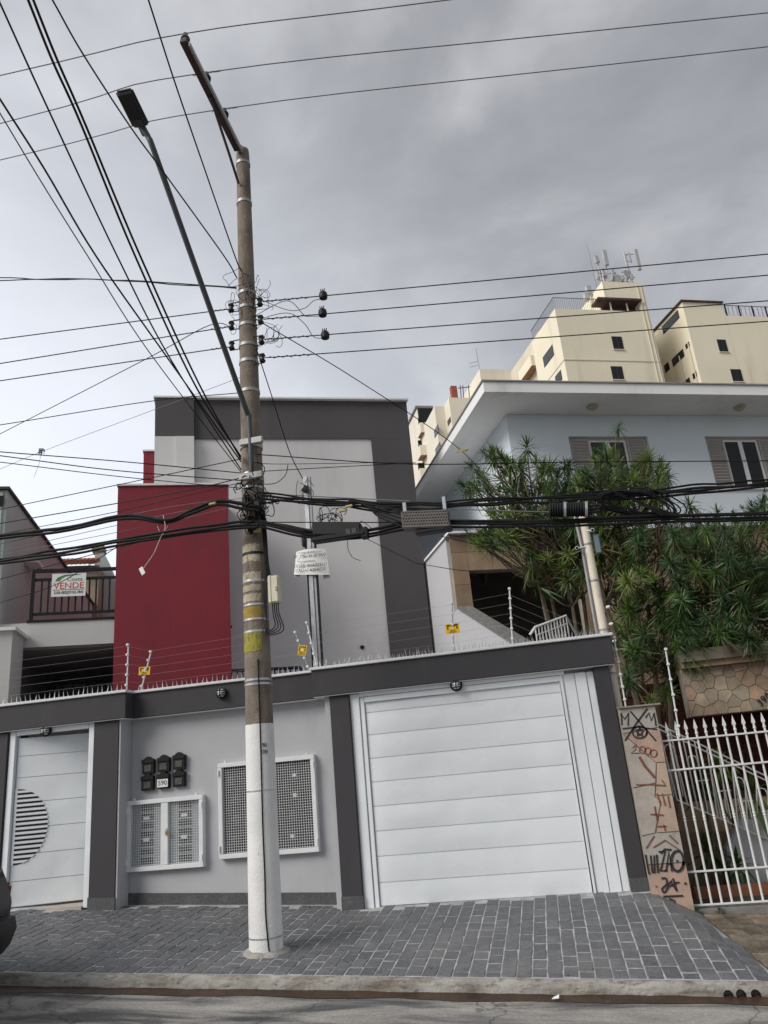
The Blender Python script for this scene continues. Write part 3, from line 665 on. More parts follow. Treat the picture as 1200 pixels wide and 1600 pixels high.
# electric-fence posts and warning plates
def fpost(base, top, label, nins=5, col=None):
    base, top = Vector(base), Vector(top); t = thing('fence_post', label, 'fence post', base, 'electric fence posts')
    MB().tube([base, top], .0095, 8).build('rod', col or m_white, t, smooth=True)
    for k in range(nins):
        p = base.lerp(top, .12 + .88 * k / (nins - 1)); MB().lathe(p + Vector((0, .008, 0)), (0, -1, 0), [(0, .013), (.02, .02), (.028, .013), (.036, .02), (.05, .014)], 8).build('insulator', m_sign_w, t, smooth=True)
    return t
def wplate(c, w, h, label, ry=0):
    c = Vector(c); t = thing('warning_plate', label, 'sign', c - Vector((0, 0, h / 2)), 'yellow electric fence warning plates')
    r = Vector((cos(ry), 0, -sin(ry))); u = Vector((sin(ry), 0, cos(ry)))
    MB().obox(c, r * w / 2, Vector((0, .002, 0)), u * h / 2).build('plate', m_sign_y, t)
    MB().obox(c + u * h * .33 + Vector((0, -.003, 0)), r * w * .40, Vector((0, .0008, 0)), u * h * .085).build('black_header', m_txt_k, t)
    for body, dz, sz in (('PERIGO', .33, .16), ('CERCA', -.20, .20), ('ELÉTRICA', -.38, .18)):
        text('lettering', body, h * sz, face_m(c + u * h * dz + Vector((0, -.0048, 0)), r, u), m_sign_y if dz > .3 else m_txt_k, t, depth=.0006)
    for k in (-1, 1):
        MB().ext([c + r * (k * w * .33 + a * .016) + u * (h * .02 + b_ * .022) + Vector((0, -.0028, 0)) for a, b_ in ((-.6, 1), (.7, 1), (.15, .1), (.7, .1), (-.4, -1.3), (-.05, -.2), (-.6, -.2))], (0, -.001, 0)).build('bolt_symbol', m_txt_k, t)
    MB().lathe(c + Vector((0, -.002, 0)) + u * h * .02, (0, -1, 0), [(0, .011), (.0012, .011)], 12).build('hand_symbol', m_sign_w, t)
    return t
fpost((-5.47, 9.70, 2.98), (-5.46, 9.70, 3.60), 'upright white fence post on the coping, left of the leaning one')
fpost((-5.36, 9.88, 2.98), (-5.215, 9.88, 3.50), 'leaning white fence post with yellow plate, before the red block')
wplate((-5.30, 9.86, 3.245), .165, .11, 'yellow warning plate on the leaning post before the red block', .06)
fpost((-2.83, 9.86, 2.98), (-2.94, 9.86, 3.62), 'white fence post beside the galvanised post')
fpost((-2.95, 9.90, 2.98), (-3.12, 9.90, 3.52), 'thin leaning fence post left of the galvanised post', 5, m_galv)
wplate((-3.02, 9.845, 3.26), .115, .135, 'small tilted yellow warning plate left of the galvanised post', .2)
fpost((-1.0, 9.70, 2.98), (-.955, 9.70, 3.60), 'thin fence post with yellow plate above the garage gate', 5, m_galv)
q = at(707, 982, 9.68); wplate((q.x, 9.682, q.z), .18, .125, 'yellow warning plate above the garage gate')
fpost((-.265, 9.70, 2.98), (-.205, 9.70, 3.69), 'white fence post before the dark porch opening', 6)
fpost((.945, 9.72, 2.10), (.955, 9.72, 2.93), 'white fence post on the graffiti pillar', 6)
fpost((1.46, 9.60, 1.72), (1.50, 9.60, 2.71), 'tall white fence post rising from the spear fence', 6)
for k in range(5):
    z = .10 + .12 * k
    pts = [(-9, 9.7, 3.0 + z), (-5.47, 9.695, 3.0 + z), (-5.33 + z * .2, 9.87, 2.99 + z * .9), (-2.86 - z * .12, 9.855, 3.0 + z), (-.99, 9.69, 3.0 + z), (-.24, 9.69, 3.02 + z * 1.05), (.95, 9.71, 2.35 + z)]
    solo(MB().tube(pts, .0011, 4), 'electric_fence_wire', mat('fence_wire_steel', (.30, .30, .30), .5, .1, 5, 0), ['lowest', 'second lowest', 'middle', 'second highest', 'topmost'][k] + ' thin electric fence wire over the street wall', 'wire', 'electric fence wires')

# ================================================================== RED AND GREY BUILDING
bd = thing('apartment_block', 'three-storey grey building with charcoal bands and a dark red block', 'building', (1.2, 17, .1), rotz=AB)
MB().box((-1.45, 16.02, .1), (4.30, 26, 9.96)).build('wall', m_grey2, bd)
MB().box((-1.46, 15.985, 9.0), (4.31, 16.019, 9.97)).build('top_band', m_char2, bd)
MB().box((3.375, 15.985, 1.0), (4.31, 16.0185, 8.998)).build('side_band', m_char2, bd)
MB().box((-1.455, 15.90, .2), (-.62, 15.984, 9.965)).build('corner_pier', m_char2, bd)
MB().box((-1.457, 15.893, .2), (-.617, 15.8995, 9.02)).build('pier_facing', m_grey2, bd)
MB().box((-1.0, 15.84, .2), (-.62, 15.8925, 9.0)).build('duct', m_grey2, bd)
MB().box((-1.49, 15.88, 9.97), (4.34, 26, 10.01)).build('coping', m_cop, bd)
MB().box((-2.0, 14.5, .1), (.075, 16.9, 7.31)).build('red_block', m_red, bd)
MB().box((-2.02, 14.47, 7.312), (.095, 16.9, 7.35)).build('red_block_coping', m_cop, bd)
MB().box((-1.80, 17.0, .1), (-1.47, 25, 9.15)).build('red_rear_wall', m_red, bd)
MB().box((-1.82, 16.97, 9.152), (-1.46, 25, 9.19)).build('red_rear_coping', m_cop, bd)
q = bl(566, 1011, 16); MB().lathe((q.x, 16.017, q.z), (0, -1, 0), [(0, .045), (.02, .045), (.021, .02)], 12).build('vent', m_black, bd, smooth=True)
q = bl(363, 976, 14.6); MB().lathe((.06, 14.8, q.z), (1, 0, 0), [(0, .03), (.04, .03)], 8).build('vent', m_black, bd, smooth=True)
r0, r1 = bl(362, 1048, 13.6), bl(470, 1043, 13.6)
rl = MB().tube([r0, r1], .028, 8).build('railing', m_rail, bd, smooth=True)
MB().tube([r0 - Vector((0, 0, .16)), r1 - Vector((0, 0, .16))], .02, 8).build('rail_bar', m_rail, rl, smooth=True)
for k in range(14):
    p = r0.lerp(r1, k / 13); MB().tube([p, p - Vector((0, 0, 1.1))], .012 if k < 13 else .025, 6).build('baluster', m_rail, rl, smooth=True)

# ================================================================== LEFT HOUSE
lh = thing('left_house', 'grey house with terrace over a dark carport, left of the red block', 'house', (-3.9, 14.4, .2), rotz=AB)
MB().box((-8.5, 14.41, .2), (-3.95, 27, 7.22)).build('side_wall', m_lh, lh)
MB().box((-8.5, 14.38, .2), (-4.02, 14.408, 7.18)).build('front_wall', m_lhg, lh)
MB().box((-8.55, 14.33, 7.222), (-3.90, 27, 7.27)).build('wall_capping', m_char, lh)
q = bl(3, 781, 14.36); MB().box((q.x - .9, 14.35, q.z - .12), (q.x + .03, 14.379, q.z + .08)).build('window', m_glass, lh)
MB().box((-3.95, 15.9, 6.25), (-3.70, 16.5, 6.32)).build('wall_ledge', m_cop, lh)
MB().box((-3.945, 14.55, 4.28), (-2.005, 19.5, 4.72)).build('terrace_slab', m_lhl, lh)
MB().box((-3.945, 19.5, .2), (-2.005, 19.7, 4.28)).build('carport_back_wall', m_lh, lh)
MB().box((-3.945, 14.7, 4.262), (-2.005, 19.45, 4.279)).build('carport_ceiling', mat('carport_ceiling_paint', (.36, .355, .35), .9, .1, 2), lh)
pl = MB().box((-3.96, 13.75, .2), (-3.52, 14.5, 4.43)).build('gate_pillar', m_lhl, lh)
MB().box((-4.02, 13.68, 4.432), (-3.46, 14.6, 4.49)).build('pillar_cap', m_cop, pl)
rt = [(-3.46, -2.02)]
rl = MB().box((-3.47, 14.58, 5.66), (-2.01, 14.63, 5.72)).build('terrace_railing', m_rail, lh)
MB().box((-3.42, 14.59, 5.50), (-2.01, 14.625, 5.55)).build('rail_bar', m_rail, rl)
MB().box((-3.42, 14.59, 4.86), (-2.01, 14.625, 4.91)).build('rail_bar', m_rail, rl)
MB().box((-3.50, 14.53, 4.722), (-2.01, 14.66, 4.765)).build('rail_bar', m_rail, rl)
MB().box((-3.475, 14.575, 4.766), (-3.42, 14.63, 5.659)).build('rail_post', m_rail, rl)
for k in range(11):
    x = -3.31 + k * .118; MB().box((x, 14.6, 4.911), (x + .028, 14.62, 5.499)).build('baluster', m_rail, rl)
# rear wing with tiled roof seen above the terrace
q0, q1 = bl(92, 884, 24), bl(152, 880, 24)
MB().box((q0.x - .6, 24, 6), (q1.x + .05, 27, q0.z - .02)).build('rear_wing', mat('aged_plaster', (.30, .26, .20), .9, .2, 1.5), lh)
for k in range(9):
    x = q0.x + (q1.x - q0.x) * (k + .3) / 9; MB().tube([(x, 23.75, q0.z + .03), (x, 24.6, q0.z + .32)], .085, 8).build('roof_tile', m_tile, lh, smooth=True)
q0, q1 = bl(146, 858, 24.5), bl(181, 917, 24.5)
ext_pts = [(q0.x, 24.8, 6), (q0.x, 24.8, q0.z), (q0.x + .25, 24.8, q0.z), (q1.x + .1, 24.8, q1.z - .1), (q1.x + .3, 24.8, 6)]
MB().ext(ext_pts, (0, 1.5, 0)).build('gable_wall', m_lh, lh)
MB().box((q0.x - .1, 24.75, q0.z), (q0.x + .28, 25.3, q0.z + .22)).build('chimney', mat('aged_plaster', (.30, .26, .20)), lh, bevel=.03)
# for-sale sign tied to the terrace railing
c = bl(107, 913, 14.5); sg = thing('sale_sign', 'white for-sale sign with red and green print tied to the terrace railing', 'sign', (c.x, 14.53, c.z - .22), rotz=AB)
MB().box((c.x - .295, 14.53, c.z - .215), (c.x + .295, 14.54, c.z + .215)).build('sheet', m_sign_w, sg)
def sgm(dx, dz): return face_m((c.x + dx, 14.527, c.z + dz), (1, 0, 0), (0, 0, 1))
text('lettering', 'VENDE', .165, sgm(0, -.02), m_txt_r, sg, sx=1.02)
text('lettering', 'Costa', .10, sgm(.10, .10), m_txt_gr, sg, sx=1.15)
text('lettering', '2258-4802|97102-7845', .075, sgm(0, -.145), m_txt_k, sg, sx=.72)
MB().ext([(c.x + a, 14.528, c.z + b_) for a, b_ in ((-.24, .07), (-.20, .14), (-.08, .19), (.1, .20), (.22, .185), (.06, .175), (-.06, .16), (-.13, .12), (-.16, .075))], (0, -.001, 0)).build('leaf_logo', m_txt_gr, sg)
MB().box((c.x - .27, 14.5265, c.z - .095), (c.x + .27, 14.5285, c.z - .085)).build('rule_line', m_txt_g, sg)

# ================================================================== BLUE HOUSE
bh = thing('blue_house', 'pale blue two-storey house with a wide flat white roof slab', 'house', (6.5, 14.5, .0), rotz=AB)
W1, W2, ZW0, ZW1 = (7.28, 9.15), (10.56, 12.43), 6.88, 8.13
b = MB()
b.box((5.93, 14, 6.05), (16, 14.2, ZW0)); b.box((5.93, 14, ZW1), (16, 14.2, 8.64))
for a, c_ in ((5.93, W1[0]), (W1[1], W2[0]), (W2[1], 16)): b.box((a, 14, ZW0), (c_, 14.2, ZW1))
b.build('front_wall', m_bluew, bh)
MB().box((5.93, 14.2, 6.05), (16, 26, 8.64)).build('upper_storey', m_bluew, bh)
MB().box((5.13, 13.0, 8.645), (18, 28, 8.875)).build('roof_slab', m_slab, bh)
MB().box((5.10, 12.97, 8.877), (18, 28, 8.905)).build('roof_edge_flashing', mat('roof_flashing', (.30, .29, .28), .7, .15, 3), bh)
for px_, py_ in ((925, 634), (1155, 635)):
    d = ray(px_, py_); p = EYE + d * ((8.63 - 1.6) / d.z); u_, v_ = p.dot(UB), p.dot(VB)
    l = MB().lathe((u_, v_, 8.645), (0, 0, -1), [(0, .12), (.03, .125), (.045, .115), (.05, .11), (.06, .12), (.075, .11), (.09, .09), (.105, .07), (.11, .03)], 20).build('soffit_lamp', m_soffitlamp, bh, smooth=25)
    MB().lathe((u_, v_, 8.6455), (0, 0, -1), [(0, .14), (.012, .14)], 20).build('lamp_base', m_slab, l, smooth=True)
sl_me = MB().box((-.5, -.012, -.5), (.5, .012, .5)); 
slat = MB().obox((0, 0, 0), (.235, 0, 0), (0, .006, .010), (0, -.026, .034)).mesh('slat'); slat.materials.append(m_shut)
for wi, (a, c_) in enumerate((W1, W2)):
    w = MB()
    for q0, q1 in (((a, 14.085, ZW0), (c_, 14.15, ZW0 + .04)), ((a, 14.085, ZW1 - .05), (c_, 14.15, ZW1)), ((a, 14.086, ZW0 + .04), (a + .04, 14.15, ZW1 - .05)), ((c_ - .04, 14.086, ZW0 + .04), (c_, 14.15, ZW1 - .05))): w.box(q0, q1)
    win = w.build('window', m_shut, bh)
    MB().box((a - .03, 13.95, ZW0 - .05), (c_ + .03, 14.08, ZW0 - .002)).build('sill', m_slab, win)
    wd = (c_ - a - .08) / 4; xs = [a + .04 + wd * k for k in range(5)]
    for k in (0, 3):
        x_a, x_b = xs[k] + .002, xs[k + 1] - .002
        f = MB()
        for q0, q1 in (((x_a, 14.06, ZW0 + .045), (x_a + .04, 14.10, ZW1 - .055)), ((x_b - .04, 14.06, ZW0 + .045), (x_b, 14.10, ZW1 - .055)), ((x_a + .04, 14.0605, ZW0 + .045), (x_b - .04, 14.0995, ZW0 + .085)), ((x_a + .04, 14.0605, ZW1 - .095), (x_b - .04, 14.0995, ZW1 - .055))): f.box(q0, q1)
        f.build('shutter_frame', m_shut, win)
        MB().box((x_a + .04, 14.094, ZW0 + .08), (x_b - .04, 14.099, ZW1 - .09)).build('shutter_back', m_dark, win)  # near-black sheet, shade between the slats put into its colour
        nsl = 15
        for j in range(nsl):
            M = Matrix.Translation((0, 0, 0)) @ Matrix.Diagonal(((x_b - x_a - .08) / .47, 1, 1, 1)); M.translation = ((x_a + x_b) / 2, 14.078, ZW0 + .115 + j * (ZW1 - ZW0 - .20) / (nsl - 1) * .985); inst('slat', slat, win, M)
    for k in (1, 2):
        x_a, x_b = xs[k] + .003, xs[k + 1] - .003
        MB().box((x_a + .045, 14.125, ZW0 + .08), (x_b - .045, 14.131, ZW1 - .09)).build('pane', m_glass, win)
        f = MB()
        for q0, q1 in (((x_a, 14.10, ZW0 + .04), (x_a + .045, 14.14, ZW1 - .05)), ((x_b - .045, 14.10, ZW0 + .04), (x_b, 14.14, ZW1 - .05)), ((x_a + .045, 14.1005, ZW0 + .04), (x_b - .045, 14.1395, ZW0 + .08)), ((x_a + .045, 14.1005, ZW1 - .09), (x_b - .045, 14.1395, ZW1 - .05))): f.box(q0, q1)
        f.build('sash', m_slab, win)
# lower storey: porch faced with tan sandstone panels
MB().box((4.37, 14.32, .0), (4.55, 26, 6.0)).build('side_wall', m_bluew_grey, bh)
MB().box((4.33, 13.95, 6.002), (16, 26, 6.048)).build('floor_slab', m_slab, bh)
MB().box((4.56, 14.1, 5.25), (16, 14.3, 6.0)).build('lintel_core', m_mortar, bh)
MB().box((4.40, 14.1, 0), (4.69, 14.31, 5.25)).build('porch_pier_core', m_mortar, bh)
MB().box((7.0, 14.1, 0), (16, 14.3, 5.25)).build('lower_wall_core', m_mortar, bh)
def panels(u0, u1, z0, z1, nu, nz):
    for i in range(nu):
        for j in range(nz):
            a, c_ = u0 + (u1 - u0) * i / nu, u0 + (u1 - u0) * (i + 1) / nu; d0, d1 = z0 + (z1 - z0) * j / nz, z0 + (z1 - z0) * (j + 1) / nz
            MB().box((a + .003, 14.07 + random.uniform(0, .006), d0 + .003), (c_ - .003, 14.099, d1 - .003)).build('stone_panel', m_tan, bh)
panels(4.37, 4.70, 5.64, 6.0, 1, 1); panels(4.70, 9.2, 5.64, 6.0, 5, 1); panels(4.70, 9.2, 5.262, 5.64, 5, 1); panels(4.37, 4.70, 3.0, 5.64, 1, 4); panels(7.0, 13.0, 2.6, 5.262, 8, 4); panels(9.2, 13.0, 5.264, 6.0, 5, 2)
MB().box((4.56, 17.3, 0), (8.5, 17.4, 5.95)).build('porch_back_wall', mat('porch_dark_tile', (.17, .15, .13), .6, .2, 2), bh)
MB().box((4.56, 14.31, 5.9), (8.5, 17.3, 5.99)).build('porch_ceiling', mat('porch_wood', (.16, .12, .09), .8, .2, 3), bh)
for k in range(5): MB().box((4.57, 17.28, 2.7 + k * .6), (8.5, 17.299, 2.715 + k * .6)).build('tile_joint', mat('porch_joint', (.16, .15, .14)), bh)
MB().box((4.56, 12.6, 0), (8.0, 17.3, 2.55)).build('porch_floor', m_yard, bh)
q = bl(755, 900, 14.9)
lt = MB().tube([(q.x, 14.9, 5.9), (q.x, 14.9, q.z + .12)], .006, 5).build('lantern', m_black, bh)
MB().lathe((q.x, 14.9, q.z + .12), (0, 0, -1), [(0, .01), (.06, .07), (.07, .085), (.24, .055), (.30, .02), (.36, .006)], 6).build('lantern_cage', m_black, lt)
# sloping boundary wall between the two lots
bw = thing('boundary_wall', 'pale grey boundary wall with sloping speckled stone coping beside the porch', 'wall', (4.4, 11.5, .0), rotz=AB)
pr = [(14.31, 6.0), (14.31, 4.50), (13.98, 4.50), (11.4, 3.385), (9.3, 2.45), (9.3, 0), (14.31, 0)]
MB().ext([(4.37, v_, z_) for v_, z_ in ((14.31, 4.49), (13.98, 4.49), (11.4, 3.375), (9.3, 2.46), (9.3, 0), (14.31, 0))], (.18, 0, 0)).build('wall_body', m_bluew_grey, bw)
dv = Vector((0, 9.3 - 13.98, 2.46 - 4.49))
MB().obox(Vector((4.48, 11.64, 3.50)), (.145, 0, 0), dv / 2, Vector((0, -dv.z, dv.y)).normalized() * -.018).build('coping', mat('speckled_coping', (.17, .165, .16), .8, .3, 12, .4, 60, speck=((.4, .4, .4), 60, .66)), bw)
# white porch stair railing
pts = [at(828, 992, 11.3), at(836, 980, 11.3), at(884, 962, 11.6), at(905, 1000, 11.9)]
sr = thing('porch_railing', 'white iron railing on the porch steps behind the coping spikes', 'railing', (pts[1].x, 11.4, 2.2))
MB().tube(pts, .02, 6).build('handrail', m_iron, sr, smooth=True)
for k in range(11):
    p = pts[1].lerp(pts[2], k / 10); MB().tube([p, p - Vector((0, 0, .8))], .012, 5).build('baluster', m_iron, sr, smooth=True)
MB().tube([pts[1] - Vector((0, 0, .12)), pts[2] - Vector((0, 0, .12))], .012, 5).build('rail_bar', m_iron, sr, smooth=True)

# stone-faced garage beam with the neighbour's number
gb = thing('garage_beam', 'crazy-paved stone beam with house number over a dark garage', 'wall', (3.0, 11.4, .0))
MB().box((1.93, 11.42, 1.985), (6.5, 11.75, 2.62)).build('beam_core', m_mortar, gb)
MB().box((1.93, 11.30, 2.622), (6.5, 13.4, 2.70)).build('slab', m_tan, gb)
MB().box((1.93, 11.24, 2.702), (6.5, 13.4, 2.86)).build('slab_edge', mat('planter_concrete', (.25, .22, .17), .9, .15, 2), gb)
vr = random.Random(11)
for poly in voronoi(1.935, 4.2, 1.99, 2.615, 58, .007, vr):
    MB().ext([(a, 11.419, z_) for a, z_ in poly], (0, -.007 - vr.uniform(0, .012), 0)).build('stone', vr.choice(m_st_l), gb, bevel=.002)
for ch, px_, py_ in (('3', 1188, 1098), ('9', 1194, 1092.5), ('0', 1200.5, 1088)):
    text('number', ch, .13, face_m(Vector((at(px_, py_, 11.38).x, 11.385, at(px_, py_, 11.38).z)), (cos(.5), 0, sin(.5)), (-sin(.5), 0, cos(.5))), m_txt_k, gb, depth=.006)
MB().box((1.2, 13.3, -.1), (6.5, 13.4, 2.62)).build('garage_back_wall', m_garage, gb)
br = MB().box((-.115, -.012, -.03), (.115, .012, .03)).mesh('brick'); br.materials.append(mat('dark_red_brick', (.075, .02, .015), .85, .2, 9, .3, 60, rnd=.3))
for j in range(36):
    for i in range(8):
        M = Matrix.Translation((1.45 + i * .245 + (.12 if j % 2 else 0), 13.295, .03 + j * .072)); inst('brick', br, gb, M)
MB().box((5.4, 11.45, -.1), (5.7, 13.3, 2.62)).build('garage_pier', m_mortar, gb)

# graffiti pillar
gp = thing('graffiti_pillar', 'narrow stone pillar covered in black and red graffiti, beside the garage gate', 'pillar', (1.04, 9.6, -.1))
MB().box((.838, 9.52, -.25), (1.245, 9.80, 2.085)).build('pillar_core', m_mortar, gp)
MB().box((.832, 9.47, 2.087), (1.31, 9.84, 2.108)).build('cap', mat('cap_slate', (.30, .26, .20), .85, .2, 6), gp, bevel=.004)
vr = random.Random(23)
PST = [mat('pillar_slab_%d' % i, c_, .85, .12, 4, .3, 40, dirt=((.20, .17, .14), .5, 7, 1, .55)) for i, c_ in enumerate([(.42, .38, .33), (.44, .31, .24), (.46, .345, .265), (.38, .355, .32)])]
cells_ = [(.42, [(0, 0), (1, 0), (1, .105), (0, .12)], 3), (0, [(0, .125), (1, .11), (1, .275), (.75, .275), (.1, .14)], 1), (0, [(0, .145), (.08, .145), (.73, .28), (.62, .37), (0, .385)], 0),
          (0, [(.76, .28), (1, .28), (1, .43), (.58, .43), (.66, .37)], 2), (0, [(0, .39), (.61, .375), (.53, .435), (.66, .46), (.36, .60), (0, .61)], 0), (0, [(.56, .436), (1, .436), (1, .60), (.42, .60), (.69, .46)], 2),
          (0, [(0, .615), (.36, .605), (1, .606), (1, .74), (0, .74)], 3), (0, [(0, .745), (1, .745), (1, 1), (0, 1)], 1)]
for _, poly, mi in cells_:
    MB().ext([(.84 + .402 * a, 9.519, 2.083 - 2.22 * b_) for a, b_ in poly], (0, -.010 - vr.uniform(0, .006), 0)).build('stone', PST[mi], gp)
def gpt(zx, zy): p = at(940 + .225 * zx, 1080 + .225 * zy, 9.50); return Vector((min(max(p.x, .845), 1.24), 9.5, p.z))
def stroke(pts, w, m_, cl=False):
    P = [gpt(*q) for q in pts]
    if cl: P = P + [P[0], P[1]]
    b = MB(); k = 0
    P2 = crom(P, 4) if (cl or len(P) > 5) else P
    L_, R_ = [], []
    for i, p in enumerate(P2):
        t = (P2[min(i + 1, len(P2) - 1)] - P2[max(i - 1, 0)]); t.y = 0; t = t.normalized() if t.length > 1e-6 else Vector((1, 0, 0)); nn = Vector((-t.z, 0, t.x)); ww = w * (1 + .25 * mnoise.noise((p.x * 60, p.z * 60, 0)))
        L_.append(p + nn * ww); R_.append(p - nn * ww)
    n = len(P2); vs = []
    for yy in (9.4985, 9.502): vs += [Vector((p.x, yy, p.z)) for p in L_ + R_]
    fs = []
    for i in range(n - 1): fs += [(i, i + 1, n + i + 1, n + i), (2 * n + i, 3 * n + i, 3 * n + i + 1, 2 * n + i + 1), (i, 2 * n + i, 2 * n + i + 1, i + 1), (n + i, n + i + 1, 3 * n + i + 1, 3 * n + i)]
    return b.add(vs, fs).build('graffiti_stroke', m_, gp)
gk, gr_ = mat('black_spray_paint', (.022, .022, .026), .6, .2, 30), mat('brown_red_spray_paint', (.20, .075, .05), .7, .2, 30)
circ = lambda cx, cy, rx, ry, n=14: [(cx + rx * cos(2 * pi * i / n), cy + ry * sin(2 * pi * i / n)) for i in range(n)]
for s_pts, w, mm, cl_ in [([(135, 150), (142, 235)], .008, gk, 0), ([(135, 160), (160, 195), (186, 150), (184, 240)], .008, gk, 0), ([(200, 140), (290, 245), (378, 345)], .009, gk, 0), ([(318, 120), (240, 225), (158, 345)], .009, gk, 0),
    ([(305, 185), (328, 150), (344, 205), (364, 150), (378, 240)], .009, gk, 0), ([(135, 262), (250, 248), (385, 266)], .008, gk, 0), (circ(265, 285, 50, 42), .009, gk, 1), ([(265, 250), (248, 312), (295, 270), (235, 272), (285, 312), (265, 250)], .006, gk, 0),
    ([(215, 395), (240, 368), (236, 405), (204, 430), (262, 430)], .006, gr_, 0), (circ(283, 408, 20, 24), .006, gr_, 1), (circ(322, 416, 20, 24), .006, gr_, 1), (circ(362, 432, 22, 25), .006, gr_, 1),
    ([(262, 455), (300, 520), (370, 600)], .014, gr_, 0), ([(240, 650), (340, 648), (445, 655), (420, 618)], .007, gr_, 0), ([(385, 710), (410, 790)], .007, gr_, 0), ([(420, 710), (442, 795)], .007, gr_, 0), ([(460, 725), (476, 810)], .007, gr_, 0),
    ([(338, 855), (430, 860)], .008, gr_, 0), ([(368, 800), (386, 900)], .008, gr_, 0), ([(388, 940), (450, 938)], .007, gr_, 0), ([(432, 930), (442, 970)], .007, gr_, 0), ([(360, 1085), (440, 1035), (545, 1105)], .007, gr_, 0), ([(470, 1000), (530, 1058)], .008, gr_, 0), ([(310, 1092), (365, 1005)], .007, gr_, 0),
    ([(304, 1135), (318, 1270), (338, 1265)], .009, gk, 0), ([(340, 1140), (352, 1262), (368, 1262), (364, 1140)], .009, gk, 0), ([(382, 1135), (392, 1262)], .009, gk, 0), ([(396, 1115), (442, 1110), (408, 1250), (446, 1246)], .009, gk, 0), ([(448, 1252), (466, 1112), (488, 1252)], .009, gk, 0), ([(450, 1200), (484, 1198)], .008, gk, 0), ([(410, 1128), (440, 1098), (486, 1102)], .010, gk, 0), (circ(527, 1180, 43, 70), .013, gk, 1), ([(518, 1178), (532, 1180)], .010, gk, 0),
    ([(415, 1300), (446, 1300), (452, 1340), (420, 1372), (436, 1398), (468, 1350)], .009, gk, 0), ([(462, 1345), (496, 1300), (524, 1390)], .009, gk, 0), ([(470, 1355), (540, 1325), (480, 1325), (520, 1385)], .008, gk, 0), ([(428, 1426), (565, 1420)], .009, gk, 0), ([(470, 1442), (502, 1452), (520, 1490), (536, 1514)], .009, gk, 0), ([(575, 1332), (588, 1338)], .012, gk, 0), ([(374, 1354), (386, 1356)], .010, gr_, 0)]:
    stroke(s_pts, w, mm, cl_)

# white spear fence
fe = thing('spear_fence', 'white iron fence with spear tips, right of the graffiti pillar', 'fence', (2.0, 9.62, -.08))
FY = 9.62; fx0 = at(1042, 1140, FY).x; dx = (at(1192, 1126, FY).x - fx0) / 10
zt = at(1116, 1121, FY).z; zR = [at(1042, 1157.5, FY).z, at(1045, 1204, FY).z, at(1080, 1362, FY).z, at(1090, 1414, FY).z]
zcol = at(1116, 1276, FY).z
for k, z in enumerate(zR): MB().box((1.252, FY - .0265, z - .010), (5.2, FY - .0065, z + .010)).build('rail', m_iron, fe, bevel=.003)
bar = MB().tube([(0, 0, zR[3] + .01), (0, 0, zt - .10)], .0125, 8); bar.lathe((0, 0, zcol - .03), (0, 0, 1), [(0, .0126), (.01, .018), (.02, .0126), (.03, .0126), (.04, .018), (.05, .0126)], 8); bar.lathe((0, 0, zt - .165), (0, 0, 1), [(0, .0126), (.015, .019), (.03, .0126)], 8)
bme = bar.mesh('bar', smooth=True); bme.materials.append(m_iron)
tip = MB().lathe((0, 0, zt - .11), (0, 0, 1), [(0, .010), (.012, .028), (.03, .026), (.115, .002)], 4); tme = tip.mesh('spear_tip'); tme.materials.append(m_iron)
for k in range(36):
    x = fx0 + dx * k; bo = inst('bar', bme, fe, Matrix.Translation((x, FY, 0))); ORG[bo.name] = Vector((0, 0, 0)); inst('spear_tip', tme, bo, Matrix.Translation((0, 0, 0)) @ Matrix.Diagonal((1, .55, 1, 1)))
MB().box((1.25, 9.54, -.4), (5.3, 9.74, -.035)).build('sill', mat('fence_sill', (.20, .195, .185), .9, .2, 4, .4, 40, dirt=((.07, .08, .04), .6, 6, 1, .5)), fe, bevel=.01)

# stairs' railing and planting behind the fence
st = thing('stair_railing', 'white ornamental stair railing sloping down behind the spear fence', 'railing', (2.2, 10.6, .2))
SA, SB_ = at(1027, 1131, 10.3), at(1200, 1214, 10.9); SC, SD = at(1058, 1250, 10.3), at(1200, 1312, 10.9)
ex = lambda a, b_, t: a + (b_ - a) * t
for a, b_ in ((SA, SB_), (SA + Vector((0, 0, -.06)), SB_ + Vector((0, 0, -.06))), (SC, SD)): MB().tube([a, ex(a, b_, 2.0)], .010, 6).build('rail', m_iron, st, smooth=True)
for k in range(18):
    t = k / 9; a, b_ = ex(SA, SB_, t), ex(SC, SD, t); MB().tube([a, b_], .009, 5).build('baluster', m_iron, st, smooth=True)
    if k % 2 == 0:
        c_ = ex(SA, SB_, t + .055); c2_ = ex(SC, SD, t + .055); mid = c_.lerp(c2_, .30); w = .055
        MB().tube([mid + Vector((-w, 0, -.55)), mid + Vector((-w, 0, 0)), mid + Vector((-w * .7, 0, w * .7)), mid + Vector((0, 0, w)), mid + Vector((w * .7, 0, w * .7)), mid + Vector((w, 0, 0)), mid + Vector((w, 0, -.55))], .007, 5).build('arch', m_iron, st, smooth=True)
    if k % 2: 
        c_ = ex(SA, SB_, t).lerp(ex(SC, SD, t), .55); MB().tube([c_ - Vector((.08, 0, 0)), c_ + Vector((.08, 0, 0))], .007, 5).build('crossbar', m_iron, st, smooth=True)
tb = MB().box((1.35, 10.15, -.06), (6, 10.35, at(1120, 1395, 10.2).z + .06)); solo(tb, 'garden_edging', m_terr, 'low terracotta garden edging behind the spear fence', 'edging', bevel=.02)
q = at(1170, 1310, 10.9)
